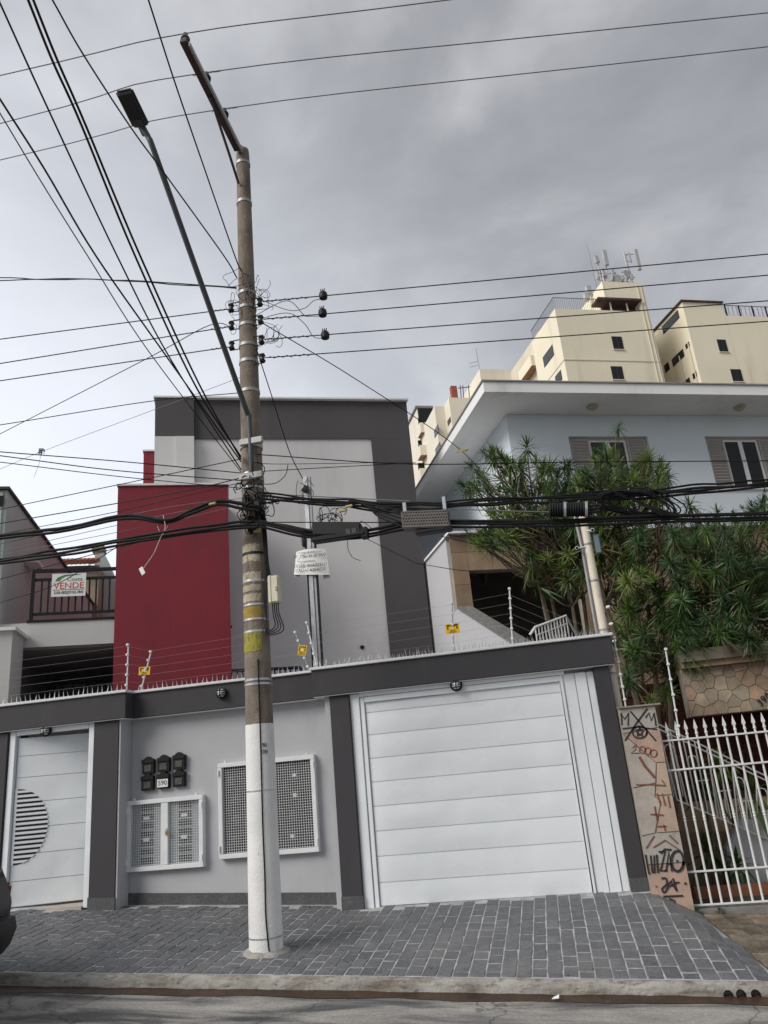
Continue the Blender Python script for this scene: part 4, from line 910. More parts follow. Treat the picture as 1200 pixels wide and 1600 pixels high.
wp = MB(); wp.ext([(q.x - .3, 10.9, -.03), (q.x - .28, 10.9, q.z - .1), (q.x - .05, 10.9, q.z + .22), (q.x + .6, 10.9, q.z + .35), (q.x + 1.2, 10.9, q.z + .3), (q.x + 1.2, 10.9, -.03)], (0, .2, 0)); solo(wp, 'white_garden_wall', m_bluew_grey, 'low curved white wall among plants behind the fence', 'wall', bevel=.02)
stp = thing('garden_steps', 'dim brown steps climbing behind the spear fence', 'steps', (3.0, 11.1, -.03))
for k in range(5): MB().box((1.3, 11.05 + k * .3, -.03), (5.2, 11.35 + k * .3, .17 * (k + 1))).build('step', m_tan, stp, bevel=.008)

# ================================================================== TREES
def leafset(n, L, wd, seed, up=.25, droop=.35, low=118):
    r = random.Random(seed); b = MB()
    for i in range(n):
        a = i * 2.39996 + r.uniform(-.3, .3); f = (i + .5) / n; el = radians(88 - low * f ** .85 + r.uniform(-14, 14)); l = L * r.uniform(.55, 1.15) * (.78 + .3 * f)
        d = Vector((cos(a) * cos(el), sin(a) * cos(el), sin(el))); side = Vector((-sin(a), cos(a), 0)); base = Vector((0, 0, .10 * (1 - f))) * (L / .3)
        pts = [];  
        for k, t in enumerate((.03, .35, .7, 1)):
            p = base + d * l * t + Vector((0, 0, -droop * l * t * t * (1 - abs(sin(el)) * .6) * r.uniform(.4, 1.7))); w = wd * (.55, 1, .75, .04)[k] * .5
            pts.append((p - side * w, p + side * w))
        k0 = len(b.v)
        for p, q in pts: b.v += [tuple(p), tuple(q)]
        b.f += [(k0 + 2 * k, k0 + 2 * k + 1, k0 + 2 * k + 3, k0 + 2 * k + 2) for k in range(3)]
    return b
ROS = []
for i in range(10):
    me = leafset((58, 50, 64, 40, 54, 60, 46, 34, 58, 50)[i], (.26, .24, .27, .22, .25, .26, .24, .20, .28, .25)[i], (.016, .014, .017, .015, .015, .016, .014, .014, .017, .015)[i], i, droop=(.35, .5, .3, .2, .6, .45, .7, .1, .4, .55)[i], low=(118, 140, 105, 75, 130, 120, 150, 60, 115, 135)[i]).mesh('leaf_rosette'); me.materials.append(m_gl[(0, 1, 2, 2, 0, 3, 1, 2, 0, 3)[i]]); ROS.append(me)
DRY = leafset(10, .24, .018, 50, droop=1.2).mesh('leaf_rosette'); DRY.materials.append(m_dry)
def inpoly(x, y, P):
    c = False
    for i in range(len(P)):
        (x1_, y1_), (x2_, y2_) = P[i], P[i - 1]
        if (y1_ > y) != (y2_ > y) and x < (x2_ - x1_) * (y - y1_) / (y2_ - y1_) + x1_: c = not c
    return c
def tree(label, base, stems, outline, ylo, yhi, n, seed, tips=(), mats=None, smin=.6, smax=1.2, rad=.045, dens=None):
    """stems leave the base, limbs lead to every rosette; outline is the crown's silhouette seen from the street"""
    r = random.Random(seed); t = thing('dracaena_tree', label, 'tree', base, 'dracaena trees in the front garden')
    base = Vector(base); tr = MB(); hubs = []
    for (hx, hy, hz) in stems:
        h = Vector((hx, hy, hz)); b0 = base + Vector((r.uniform(-.12, .12), r.uniform(-.12, .12), 0)); m1 = b0.lerp(h, .4) + Vector((r.uniform(-.08, .08), r.uniform(-.08, .08), .1)); m2 = b0.lerp(h, .75) + Vector((r.uniform(-.06, .06), 0, .05))
        P = crom([b0, m1, m2, h], 5); tr.tube(P, [rad * (1 - .5 * k / (len(P) - 1)) * (1 + .12 * r.uniform(-1, 1)) for k in range(len(P))], 7); hubs += [P[-1], P[-5], P[-9]]
    xs = [p[0] for p in outline]; ys = [p[1] for p in outline]; pos = []; tries = 0
    while len(pos) < n and tries < 20000:
        tries += 1; x, y = r.uniform(min(xs), max(xs)), r.uniform(min(ys), max(ys))
        if not inpoly(x, y, outline): continue
        p = at(x, y, r.uniform(ylo, yhi))
        if all((p - q).length > .14 for q in pos): pos.append(p)
    for x, y, Y in tips: pos.append(at(x, y, Y))
    for p in pos:
        cand = sorted(hubs, key=lambda h: (h - p).length + (2 if h.z > p.z - .05 else 0)); h = cand[r.choice((0, 0, 1))]
        tilt = (p - h) + Vector((r.uniform(-.3, .3), r.uniform(-.3, .3), 0)); tilt.z = abs(tilt.z) + .15; tilt.normalize(); s = r.uniform(smin, smax)
        q = p - Vector((tilt.x, tilt.y, tilt.z)) * .28
        m1 = h.lerp(q, .5) + Vector((r.uniform(-.06, .06), r.uniform(-.06, .06), -.04)); tr.tube(crom([h, m1, q, p], 3), [.017, .015, .014, .013, .012, .012, .011, .011, .010, .010][:10], 5)
        Q = tilt.to_track_quat('Z', 'Y').to_matrix().to_4x4() @ Matrix.Rotation(r.uniform(0, 6.28), 4, 'Z') @ Matrix.Scale(s, 4)
        Q.translation = p; inst('leaf_rosette', r.choice(mats or ROS), t, Q)
        if r.random() < .22: Q2 = Q.copy(); Q2.translation = p - tilt * .12; inst('leaf_rosette', DRY, t, Q2)
    tr.build('trunk', m_trunk, t, smooth=50)
    return t
tree('loose dracaena tree before the blue corner, left of the rusty pipe', (.62, 12.0, .2), [(.35, 12.0, 4.3), (.15, 12.1, 4.9), (.62, 11.9, 4.6), (.85, 12.2, 4.8), (.2, 11.9, 4.2), (1.0, 12.0, 4.4)],
     [(718, 775), (742, 738), (768, 700), (800, 725), (830, 725), (870, 720), (905, 735), (940, 790), (945, 900), (890, 915), (845, 895), (800, 870), (770, 860), (742, 860), (735, 830), (770, 815), (745, 790)], 11.4, 12.7, 170, 1, smin=.75, smax=1.3,
     tips=((824, 705, 12.0), (771, 722, 12.1), (758, 850, 11.4), (795, 745, 12.0), (748, 765, 11.9), (846, 920, 11.7), (735, 775, 12.0)))
tree('tall dracaena tree before the left shuttered window', (1.35, 12.1, .1), [(1.3, 12.1, 5.2), (1.6, 12.2, 5.4), (1.9, 12.1, 5.0), (1.5, 11.9, 4.4), (2.1, 12.0, 4.6), (1.1, 11.9, 4.6)],
     [(900, 745), (925, 715), (955, 705), (985, 735), (1010, 715), (1040, 745), (1050, 790), (1055, 870), (1060, 960), (1045, 1040), (985, 1060), (955, 1000), (945, 930), (925, 880), (905, 820)], 11.3, 12.6, 195, 2, smin=.7, smax=1.2,
     tips=((966, 672, 12.0), (937, 720, 12.0), (1030, 728, 12.1), (1012, 760, 12.0), (980, 1070, 11.3), (1040, 1085, 11.2), (1018, 1095, 11.3)))
tree('dense dark dracaena tree over the stone garage beam, at the right edge', (2.5, 12.2, 2.87), [(2.4, 12.1, 4.0), (2.9, 12.2, 4.3), (3.3, 12.0, 4.0), (2.2, 11.9, 3.8), (3.7, 12.1, 4.2), (2.7, 11.7, 3.6)],
     [(1050, 830), (1075, 800), (1100, 815), (1130, 790), (1160, 800), (1195, 790), (1260, 800), (1260, 1030), (1200, 1020), (1130, 1012), (1090, 1020), (1060, 1055), (1045, 960)], 11.0, 12.7, 250, 3, smin=.7, smax=1.2, mats=[ROS[1], ROS[5], ROS[9], ROS[6], ROS[0], ROS[4], ROS[1]],
     tips=((1122, 808, 11.9), (1165, 800, 11.8), (1195, 775, 12.0), (1080, 795, 12.1), (1095, 1015, 11.3), (1180, 1010, 11.2)))
# broad-leaved plants in the garden behind the fence
for i, (px_, py_, Y, sz, lab) in enumerate(((1105, 1330, 10.6, 1.5, 'strap-leaved plant behind the fence, nearest the graffiti pillar'), (1150, 1345, 10.55, 1.1, 'low strap-leaved plant before the curved white wall'), (1175, 1240, 11.0, 1.6, 'large dark strap-leaved plant above the curved white wall'), (1092, 1215, 10.9, 1.5, 'tall strap-leaved plant under the stair railing'), (1125, 1195, 11.2, 1.4, 'dark bushy plant at the top of the stair railing'))):
    q = at(px_, py_, Y); t = thing('garden_plant', lab, 'plant', (q.x, Y, q.z - .3), 'plants behind the spear fence')
    b = leafset(26, .3 * sz, .06, 70 + i, droop=.6); M = Matrix.Translation(q - Vector((0, 0, .1)))
    b.v = [tuple(M @ Vector(p)) for p in b.v]; b.build('leaves', m_gl[i % 2], t, kind='stuff')
    MB().tube([(q.x, Y, max(-.03, q.z - 1.2)), (q.x + .02, Y, q.z)], .02, 6).build('stem', m_trunk, t, smooth=True)
# rusty service pipe
rp = thing('service_pipe', 'cream rusty steel service pipe standing between the gate wall and the trees', 'pole', (.89, 10.2, 0))
MB().tube([(.90, 10.2, 0), (.89, 10.2, 2.4), (.885, 10.2, 4.74)], [.066, .062, .056], 14).build('pipe', m_rust, rp, smooth=True)
MB().lathe((.885, 10.2, 4.74), (0, 0, 1), [(0, .058), (.03, .06), (.045, .03)], 12).build('cap', m_rust, rp, smooth=True)
MB().tube([(.80, 10.17, 2.9), (.805, 10.17, 4.2), (.78, 10.15, 4.65)], .022, 8).build('conduit', m_galv2, rp, smooth=True)
for z in (2.55, 3.1, 3.75, 4.25): MB().lathe((.888, 10.2, z), (0, 0, 1), [(0, .068), (.02, .068)], 14).build('strap', m_galv2, rp, smooth=True)
MB().box((.97, 10.1, 4.1), (1.04, 10.16, 4.36)).build('splice_box', mat('blue_grey_plastic', (.14, .19, .23), .5), rp, bevel=.01)
for i, (px_, py_, lab) in enumerate(((925, 828, 'small white camera at the top of the rusty pipe'), (901, 856, 'small white camera on the left of the rusty pipe'))):
    q = at(px_, py_, 10.1); t = thing('security_camera', lab, 'camera', (q.x, 10.1, q.z))
    MB().tube([q + Vector((0, -.05, -.015)), q + Vector((.01, .05, .01))], .026, 10).build('body', m_white, t, smooth=True)
    MB().tube([q + Vector((.0, .03, 0)), (.89, 10.16, q.z + .02)], .008, 6).build('bracket', m_white, t, smooth=True)
    MB().lathe(q + Vector((0, -.051, -.016)), (0, -1, -.15), [(0, .019), (.003, .019)], 10).build('lens', m_black, t, smooth=True)
for k in range(5):
    p = Vector((.965, 10.12, 2.5 + k * .22)); MB().lathe(p, (1, 0, .2), [(0, .012), (.02, .02), (.05, .014)], 8).build('insulator', m_sign_w, rp, smooth=True)

# ================================================================== FAR TOWERS
tw = thing('cream_tower', 'tall cream apartment tower with roof antennas, left of its twin', 'building', (37, 63, -2), 'cream towers above the blue house', rotz=AB)
MB().box((32.2, 60, -6), (42.4, 66.2, 43.4)).build('wall', m_yw, tw)
MB().box((37.9, 61.2, 43.4), (42.38, 66.1, 46.85)).build('lift_shaft', m_yw, tw)
MB().box((41.6, 60.02, 43.4), (42.395, 61.2, 46.84)).build('shaft_pier', m_yw, tw)
MB().box((37.92, 60.03, 44.75), (41.6, 61.2, 46.84)).build('shaft_front', m_yw, tw)
MB().box((36.9, 59.7, 44.5), (41.7, 61.2, 44.74)).build('awning', m_hide, tw)
MB().box((38.0, 61.0, 43.4), (41.6, 61.19, 44.5)).build('terrace_shade_box', m_hide, tw)  # solid dark box, its colour stands for the shaded recess under the awning
for u_ in (38.4, 40.2): MB().box((u_, 60.2, 43.4), (u_ + .12, 60.32, 44.5)).build('terrace_post', m_yw, tw)
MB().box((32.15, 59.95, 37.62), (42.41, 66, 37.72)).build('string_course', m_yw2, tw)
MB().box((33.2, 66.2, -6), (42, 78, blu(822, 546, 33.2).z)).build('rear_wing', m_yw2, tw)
q = blu(826, 572, 33.0); MB().box((32.3, 67.3, q.z - 1.2), (33.2, 71, q.z)).build('balcony', m_yw, tw)
MB().box((32.35, 67.4, q.z - 1.23), (33.2, 70.9, q.z - 1.202)).build('balcony_underside', mat('brown_soffit', (.34, .17, .09), .9, .1, 2), tw)
def win_front(parent, u0, u1, z0, z1, V):
    o = MB().box((u0, V - .03, z0), (u1, V + .02, z1)).build('window', mat('tower_window_frame', (.05, .05, .055), .6, .2, 2), parent)
    MB().box((u0 - .08, V - .10, z0 - .09), (u1 + .08, V - .005, z0 - .002)).build('sill', m_yw2, o)
    for k in (0, 1): MB().box((u0 + .06 + k * (u1 - u0) * .48, V - .045, z0 + .06), (u0 + (u1 - u0) * (.46 + .48 * k), V - .031, z1 - .06)).build('pane', m_glass, o)
def win_side(parent, pts, U, fr=.06):
    P = [blu(x, y, U) for x, y in pts]; v0, v1 = min(p.y for p in P), max(p.y for p in P); z0 = sum(sorted(p.z for p in P)[:2]) / 2; z1 = sum(sorted(p.z for p in P)[2:]) / 2
    o = MB().box((U - .03, v0, z0), (U + .02, v1, z1)).build('window', mat('tower_window_frame', (.05, .05, .055)), parent)
    MB().box((U - .045, v0 + fr, z0 + fr), (U - .031, v1 - fr, z1 - fr)).build('pane', m_glass, o)
win_front(tw, 37.65, 38.75, 38.95, 40.4, 60); win_front(tw, 36.9, 38.1, 35.6, 37.05, 60); win_front(tw, 36.3, 37.5, 32.2, 33.7, 60)
win_side(tw, [(849, 558), (862, 539), (866, 554), (851, 575)], 32.2); win_side(tw, [(868, 588), (876, 578), (879, 592), (870, 604)], 32.2)
rl = MB().tube([(32.25, 66.1, 44.7), (32.25, 60.05, 44.7), (37.5, 60.05, 44.7)], .035, 5).build('roof_railing', m_rail, tw)
for k in range(26): MB().tube([(32.25, 60.05 + k * .235, 43.4), (32.25, 60.05 + k * .235, 44.7)], .016, 4).build('baluster', m_rail, rl)
for k in range(26): MB().tube([(32.4 + k * .2, 60.05, 43.4), (32.4 + k * .2, 60.05, 44.7)], .016, 4).build('baluster', m_rail, rl)
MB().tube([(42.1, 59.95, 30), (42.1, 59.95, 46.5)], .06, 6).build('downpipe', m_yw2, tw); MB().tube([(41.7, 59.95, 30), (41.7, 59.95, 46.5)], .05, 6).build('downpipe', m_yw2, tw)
# rooftop antennas, each its own thing
def V61(x, y): return bl(x, y, 62)
def antenna(label, foot, pts_panel, w, d):
    f = V61(*foot); a, b_ = V61(*pts_panel[0]), V61(*pts_panel[1]); t = thing('roof_antenna', label, 'antenna', f, 'antennas on the tower roof', rotz=AB)
    MB().tube([Vector((f.x, f.y, 46.8)), Vector((f.x, f.y, max(a.z, b_.z) - .2))], .06, 6).build('mast', m_galv2, t, smooth=True)
    c_ = (a + b_) / 2; h = abs(a.z - b_.z) / 2
    MB().obox(c_ + Vector((0, -.2, 0)), (w / 2, 0, 0), (0, d / 2, 0), ((a.x - b_.x) / 2, 0, h)).build('panel', m_ant, t, bevel=.05)
    for s in (-.6, .6): MB().tube([Vector((f.x, f.y, c_.z + s * h)), c_ + Vector((0, -.1, s * h))], .04, 5).build('bracket', m_galv2, t)
antenna('tall cream panel antenna, middle of the tower roof', (952, 440), ((942, 393), (947, 417)), .45, .3)
antenna('small white box antenna at the left of the tower roof', (940, 440), ((929, 402), (933, 413)), .42, .35)
antenna('tall pale panel antenna at the right of the tower roof', (985, 440), ((991, 392), (998, 424)), .42, .3)
antenna('narrow panel antenna beside the rightmost tall one', (987, 440), ((980, 396), (985, 412)), .2, .2)
f = V61(931, 440); a = V61(916, 379)
wm = thing('whip_antenna', 'thin whip antenna leaning at the left of the tower roof', 'antenna', f, rotz=AB)
MB().tube([Vector((f.x, 62, 46.0)), f.lerp(a, .6), a], [.06, .045, .02], 5).build('whip', m_galv2, wm); MB().box((f.x - .5, 61.8, 45.2), (f.x + .1, 62.6, 46.6)).build('equipment_box', m_ant, wm, bevel=.05)
bx = thing('roof_equipment', 'white cabinets and railings around the antennas on the tower roof', 'equipment', (38.5, 62, 46.85), rotz=AB)
for x, y, w, h in ((937, 428, .5, .9), (960, 430, .5, .9), (972, 436, .4, .7), (984, 428, .4, .8), (921, 452, .5, 1.0), (918, 462, .5, .9)): q = V61(x, y); MB().box((q.x - w / 2, 62, q.z - h / 2), (q.x + w / 2, 62.5, q.z + h / 2)).build('cabinet', m_ant, bx, bevel=.04)
for z in (47.3, 47.9): MB().tube([(38.3, 61.25, z), (42.3, 61.25, z)], .03, 5).build('rail', m_galv2, bx)
for k in range(9): MB().tube([(38.3 + k * .5, 61.25, 46.85), (38.3 + k * .5, 61.25, 47.9)], .025, 5).build('rail_post', m_galv2, bx)
rr_ = random.Random(9)
for k in range(7):
    x = 38.5 + k * .52; h = rr_.uniform(1.0, 2.7); MB().tube([(x, 60.5, 46.85), (x + rr_.uniform(-.1, .1), 60.5, 46.85 + h)], .08, 6).build('mast', m_galv2, bx)
    if k % 2: MB().lathe((x, 60.45, 46.85 + h * .6), (rr_.uniform(-.5, .5), -1, 0), [(0, .05), (.05, .36), (.14, .45)], 12).build('dish', m_ant, bx, smooth=True)
    else: MB().box((x - .14, 60.25, 46.9 + h * .45), (x + .14, 60.42, 46.85 + h)).build('panel_antenna', m_ant, bx, bevel=.03)
    MB().tube([(x - .5, 60.5, 46.9 + h * .7), (x + .5, 60.5, 47 + h * .7)], .04, 5).build('strut', m_galv2, bx)
for k in range(12): x = rr_.uniform(38.6, 41.8); MB().tube([(x, 61.6, 46.85), (x + rr_.uniform(-.4, .4), 61.7, 47.2 + rr_.uniform(0, .9))], .035, 5).build('strut', m_galv2, bx)

t2 = thing('cream_tower', 'cream apartment tower with stepped roof at the right edge of the picture', 'building', (50, 63, -4), 'cream towers above the blue house', rotz=AB)
MB().box((46.4, 60, -8), (51, 65.5, 44.75)).build('wall', m_yw, t2); MB().box((51.0, 60.02, -8), (64, 65.5, 43.3)).build('wall', m_yw, t2)
MB().box((46.2, 59.8, 44.752), (51.1, 65.6, 44.9)).build('roof_edge', m_hide, t2)
MB().lathe((49.6, 61, 44.9), (0, 0, 1), [(0, .3), (.3, .35), (.5, .3), (.55, .1)], 10).build('roof_ventilator', m_rail, t2, smooth=True)
MB().box((42.41, 65.5, -8), (46.4, 70, 44.9)).build('rear_wall', m_yw, t2)
MB().tube([(45.6, 65.4, 20), (45.6, 65.4, 44.5)], .18, 6).build('downpipe', mat('rust_brown_pipe', (.16, .08, .05), .8), t2)
MB().tube([(46.3, 60.5, 25), (46.3, 60.5, 40.2)], .06, 6).build('downpipe', m_yw2, t2); MB().tube([(46.3, 62.3, 25), (46.3, 62.3, 39.8)], .06, 6).build('downpipe', m_yw2, t2)
for P in ([(1040, 503), (1059, 485), (1062, 496), (1037, 523)], [(1049.5, 562), (1067, 544.5), (1070, 557), (1052, 573)], [(1071, 540), (1075.6, 533), (1078, 540), (1072.5, 546)], [(1037.7, 572), (1044, 565), (1047, 577), (1040, 583)], [(1082, 585.6), (1087.5, 579), (1089, 588.6), (1084.4, 593)], [(1066, 600), (1077, 588.6), (1079, 598), (1068, 610)]): win_side(t2, P, 46.4)
win_front(t2, 49.3, 50.3, 38.95, 40.4, 60); win_front(t2, 49.95, 51.15, 35.6, 37.0, 60.02)
rl = MB().tube([(51.3, 60.1, 44.6), (63, 60.1, 44.6)], .04, 5).build('roof_railing', m_rail, t2)
for k in range(46): MB().tube([(51.3 + k * .25, 60.1, 43.3), (51.3 + k * .25 + (.25 if k % 2 else -.2), 60.1, 44.6)], .018, 4).build('baluster', m_rail, rl)
for k in range(5): MB().box((51.3 + k * 1.6, 60.05, 43.3), (51.42 + k * 1.6, 60.15, 44.65)).build('rail_post', m_rail, rl)
# pale block behind
m_wf = mat('white_far_render', (.74, .69, .58), .9, .04, .2, .1, 8, dirt=((.50, .46, .38), .45, .6, .12, .55))
wb = thing('far_white_block', 'distant off-white apartment block with stepped roof, seen over the eave', 'building', (27, 80, -6), rotz=AB)
MB().box((29.4, 75, -8), (40, 92, 45.2)).build('wall', m_wf, wb)
MB().box((25.25, 75.02, -8), (29.4, 92, 41.45)).build('wall', m_wf, wb)
MB().box((24.05, 77, -8), (25.25, 92, bl(689, 635, 77).z)).build('wall', m_wf, wb)
q = bl(652, 645, 84); MB().box((q.x, 84, -8), (27, 96, q.z + .6)).build('wall', m_wf, wb)
MB().box((q.x - .2, 83.8, q.z + .62), (26, 92, q.z + .9)).build('roof_canopy', mat('grey_canopy', (.22, .21, .21), .9), wb)
MB().box((q.x + .1, 83.93, q.z - 1.2), (q.x + 2.3, 83.99, q.z + .55)).build('window', m_glass, wb)
for y_ in (677, 712, 748):
    p = bl(664, y_, 83.6); MB().box((p.x - .9, 82.2, p.z - .5), (p.x + 1.0, 84, p.z + .8)).build('balcony', m_wf, wb); MB().box((p.x - .85, 82.25, p.z - .53), (p.x + .95, 83.95, p.z - .502)).build('balcony_underside', mat('brown_soffit', (.34, .17, .09)), wb)
    MB().box((p.x - .6, 83.9, p.z + .85), (p.x + .8, 83.985, p.z + 2.2)).build('window', m_glass, wb)
for P in ([(678, 672), (684, 665), (686, 676), (680, 682)], [(680, 700), (687, 693), (689, 705), (682, 712)]): win_side(wb, P, 24.05)
win_side(wb, [(699, 657), (704, 652), (705, 660), (700, 665)], 25.25)
q = bl(709, 610, 75.6); MB().box((q.x - .35, 75.4, 41.45), (q.x + .35, 76, q.z + .5)).build('brick_chimney', mat('red_clay', (.30, .10, .06), .9), wb)
for dx_ in (.9, 1.2, 1.9): MB().tube([(q.x + dx_, 76, 41.4), (q.x + dx_ + .1, 76, 43.6)], .05, 5).build('roof_frame', m_hide, wb)
MB().tube([(q.x + .7, 76, 43.2), (q.x + 2.2, 76, 43.4)], .05, 5).build('roof_frame', m_hide, wb)
q = bl(745, 545, 76); MB().tube([(q.x, 76, 45), (q.x - .1, 76, q.z)], .035, 5).build('aerial', m_galv2, wb)
for z in (46.0, 46.5): MB().tube([(q.x - 1.2, 76, z), (q.x - .1, 76, z + .3)], .03, 5).build('aerial', m_galv2, wb)
for x in (752, 770, 784): p = bl(x, 577, 76); MB().box((p.x - .4, 75.6, 45.2), (p.x + .4, 76.2, 45.55)).build('roof_vent', m_galv2, wb)

# ================================================================== UTILITY POLE
PX, PY = -2.965, 7.97
up = thing('utility_pole', 'tall tapered concrete utility pole with white painted foot', 'utility pole', (PX, PY, zs(PX, PY)))
ZT = 9.88
def prad(z): return .163 - (.163 - .088) * max(0, z) / ZT
def pctr(z): return Vector((PX + .012 * z * .35, PY, z))
zl_ = [-.2, 0, .5, 1, 2, 3, 4, 5, 6, 7, 8, 9, 9.8, ZT]
MB().tube([pctr(z) for z in zl_], [prad(z) * (.93 if z == ZT else 1) for z in zl_], 36).build('shaft', m_conc, up, smooth=True)
def sleeve(name, z0, z1, m_, d, a0=0, a1=2 * pi, jag=0, parent=None, seed=0):
    b = MB(); n = 36; r = random.Random(seed); full = abs(a1 - a0 - 2 * pi) < 1e-3
    zz_ = [z0 + (z1 - z0) * k / 3 for k in range(4)]
    for k, z in enumerate(zz_):
        for i in range(n + 1):
            a = a0 + (a1 - a0) * i / n; zq = z + (jag * mnoise.noise((a * 5, seed, k // 2)) if k in (0, 3) else 0)
            R_ = prad(zq) + d * (1 if 0 < i < n or full else 0); c_ = pctr(zq); b.v.append((c_.x + R_ * cos(a), c_.y + R_ * sin(a), zq))
    b.f += [(k * (n + 1) + i, k * (n + 1) + i + 1, (k + 1) * (n + 1) + i + 1, (k + 1) * (n + 1) + i) for k in range(3) for i in range(n)]
    return b.build(name, m_, parent or up, smooth=True)
def pz(y, x=400): return at(x, y, 7.83).z
sleeve('white_paint_band', zs(PX, PY) - .05, pz(1131), m_polew, .0025, jag=.012)
fa0, fa1 = radians(195), radians(318)              # the face towards the street
sleeve('yellow_paint_patch', pz(968), pz(946), m_yel, .003, fa0, fa1, .012, seed=1)
sleeve('yellow_paint_patch', pz(1017), pz(986), m_yel2, .003, fa0, fa1 - .1, .016, seed=2)
for i, (y0, y1) in enumerate(((922, 912), (908, 892), (876, 848), (938, 926))): sleeve('poster_remnant', pz(y0), pz(y1), m_cream, .0028, fa0 - .1, fa1, .014, seed=5 + i)
def ring(y, m_, r=.007, d=.004, name='strap', h=.03):
    z = pz(y); b = MB(); n = 36; c_ = pctr(z)
    for k, (dz, dd) in enumerate(((-h / 2, 0), (-h / 2, d), (h / 2, d), (h / 2, 0))):
        for i in range(n): a = 2 * pi * i / n; R_ = prad(z) + dd + .0005; b.v.append((c_.x + R_ * cos(a), c_.y + R_ * sin(a), z + dz))
    b.f += [(k * n + i, k * n + (i + 1) % n, (k + 1) * n + (i + 1) % n, (k + 1) * n + i) for k in range(3) for i in range(n)]
    return b.build(name, m_, up, smooth=30)
for y in (240, 302): ring(y, m_galv2, d=.008, h=.045)
for y in (447, 470, 498, 530, 556, 603): ring(y, m_galv2, d=.008, h=.04)
for y in (690, 742): ring(y, m_galv2, d=.012, h=.06)
for y in (735, 757): ring(y, m_galv, d=.005, h=.02)
for y in (905, 943, 966, 985, 1061, 1068): ring(y, m_galv, d=.005, h=.022)
for y in (862, 787, 808): ring(y, m_black, d=.006, h=.03)
ring(1236, m_galv, d=.004, h=.014); ring(1468, m_galv, d=.004, h=.014)
b = MB(); n = 40; zf = zs(PX, PY)
for k, (dr, dz) in enumerate(((.075, -.02), (.055, .012), (.012, .035), (-.02, .04))):
    for i in range(n):
        a = 2 * pi * i / n; R_ = .163 + dr * (1 + .5 * mnoise.noise((cos(a) * 2, sin(a) * 2, k * .3))); x_, y_ = PX + R_ * cos(a), PY + R_ * sin(a); b.v.append((x_, y_, zs(x_, y_) + dz + .008 * mnoise.noise((a * 3, k, 1))))
b.f += [(k * n + i, k * n + (i + 1) % n, (k + 1) * n + (i + 1) % n, (k + 1) * n + i) for k in range(3) for i in range(n)]
b.build('mortar_collar', mat('mortar_collar_cement', (.33, .32, .30), .95, .2, 12, .6, 40, dirt=((.16, .09, .05), .7, 9, 1, .55)), up, smooth=True)
# black earth cable down the face and its stains
P = []
for z, a in ((pz(1030), 292), (1.9, 292), (1.2, 291), (.8, 293), (.45, 292), (.2, 297), (.12, 300)): c_ = pctr(z); R_ = prad(z) + .006; P.append((c_.x + R_ * cos(radians(a)), c_.y + R_ * sin(radians(a)), z))
MB().tube(crom(P, 4), .0075, 6).build('earth_cable', m_cable, up, smooth=True)
q = at(424, 1163, 7.80)
for body, dz in (('1981', .0), ('2784', -.065)):
    a = radians(305); c_ = pctr(q.z + dz); R_ = prad(q.z) + .006
    text('stencil_number', body, .062, face_m((c_.x + R_ * cos(a), c_.y + R_ * sin(a), q.z + dz), (-sin(a), cos(a), 0), (0, 0, 1)), m_txt_k, up, depth=.0006, sx=.62)
# insulator racks
def spool(c, side):
    c = Vector(c); t = MB().lathe(c - Vector((0, 0, .055)), (0, 0, 1), [(0, .030), (.02, .040), (.035, .028), (.055, .026), (.075, .028), (.09, .040), (.11, .030)], 12).build('insulator', m_insul, up, smooth=True)
    MB().tube([c + Vector((-side * .13, 0, .065)), c + Vector((side * .02, 0, .065)), c + Vector((side * .02, 0, -.065)), c + Vector((-side * .13, 0, -.065))], .008, 5).build('bracket', m_black, t)
SZ = [pz(467), pz(495), pz(527), pz(556)]
for k, z in enumerate(SZ):
    c_ = pctr(z); spool((c_.x + prad(z) + .085, PY - .06, z), 1)
    if k < 3: spool((c_.x - prad(z) - .085, PY - .06, z), -1)
for (x, y, w, h) in ((386, 785, .10, .16), (404, 795, .09, .2), (396, 825, .12, .12)): c_ = at(x, y, 7.80); MB().box((c_.x - w / 2, c_.y - .05, c_.z - h / 2), (c_.x + w / 2, c_.y + .03, c_.z + h / 2)).build('cable_clamp', m_black, up, bevel=.02)
q = at(402, 829, 7.77); MB().box((q.x - .04, 7.755, q.z - .022), (q.x + .04, 7.77, q.z + .022)).build('cable_tag', m_coil, up)
# crossarm to the street with three pin insulators
ca = thing('crossarm', 'brown crossarm reaching over the street from the top of the pole', 'crossarm', (PX, 7.9, 9.75))
MB().obox((-2.955, 7.03, 9.845), (.042, 0, 0), (0, .83, .10 * -.3), (0, .01, .046)).build('beam', m_arm, ca, bevel=.006)
MB().obox((-2.895, 7.05, 9.80), (.012, 0, 0), (0, .82, -.025), (0, 0, .03)).build('angle_iron', m_galv2, ca)
MB().tube([(-2.95, 6.95, 9.79), (-2.95, 7.55, 9.42), (-2.955, 7.86, 9.23)], .018, 6).build('brace', m_arm, ca, smooth=True)
MB().lathe((PX + .04, 7.86, 9.78), (0, 0, 1), [(0, .03), (.02, .05), (.06, .05), (.08, .03)], 10).build('bolt', m_galv2, ca, smooth=True)
PH = [Vector((-2.955, 6.26, 10.03)), Vector((-2.93, 6.80, 10.01)), Vector((-2.93, 7.36, 10.0))]
for p in PH: MB().lathe(p - Vector((0, 0, .15)), (0, 0, 1), [(0, .015), (.03, .018), (.032, .050), (.06, .042), (.07, .055), (.10, .042), (.11, .035), (.15, .028), (.16, .015)], 14).build('pin_insulator', m_lampm if p is PH[0] else m_insul, ca, smooth=True)
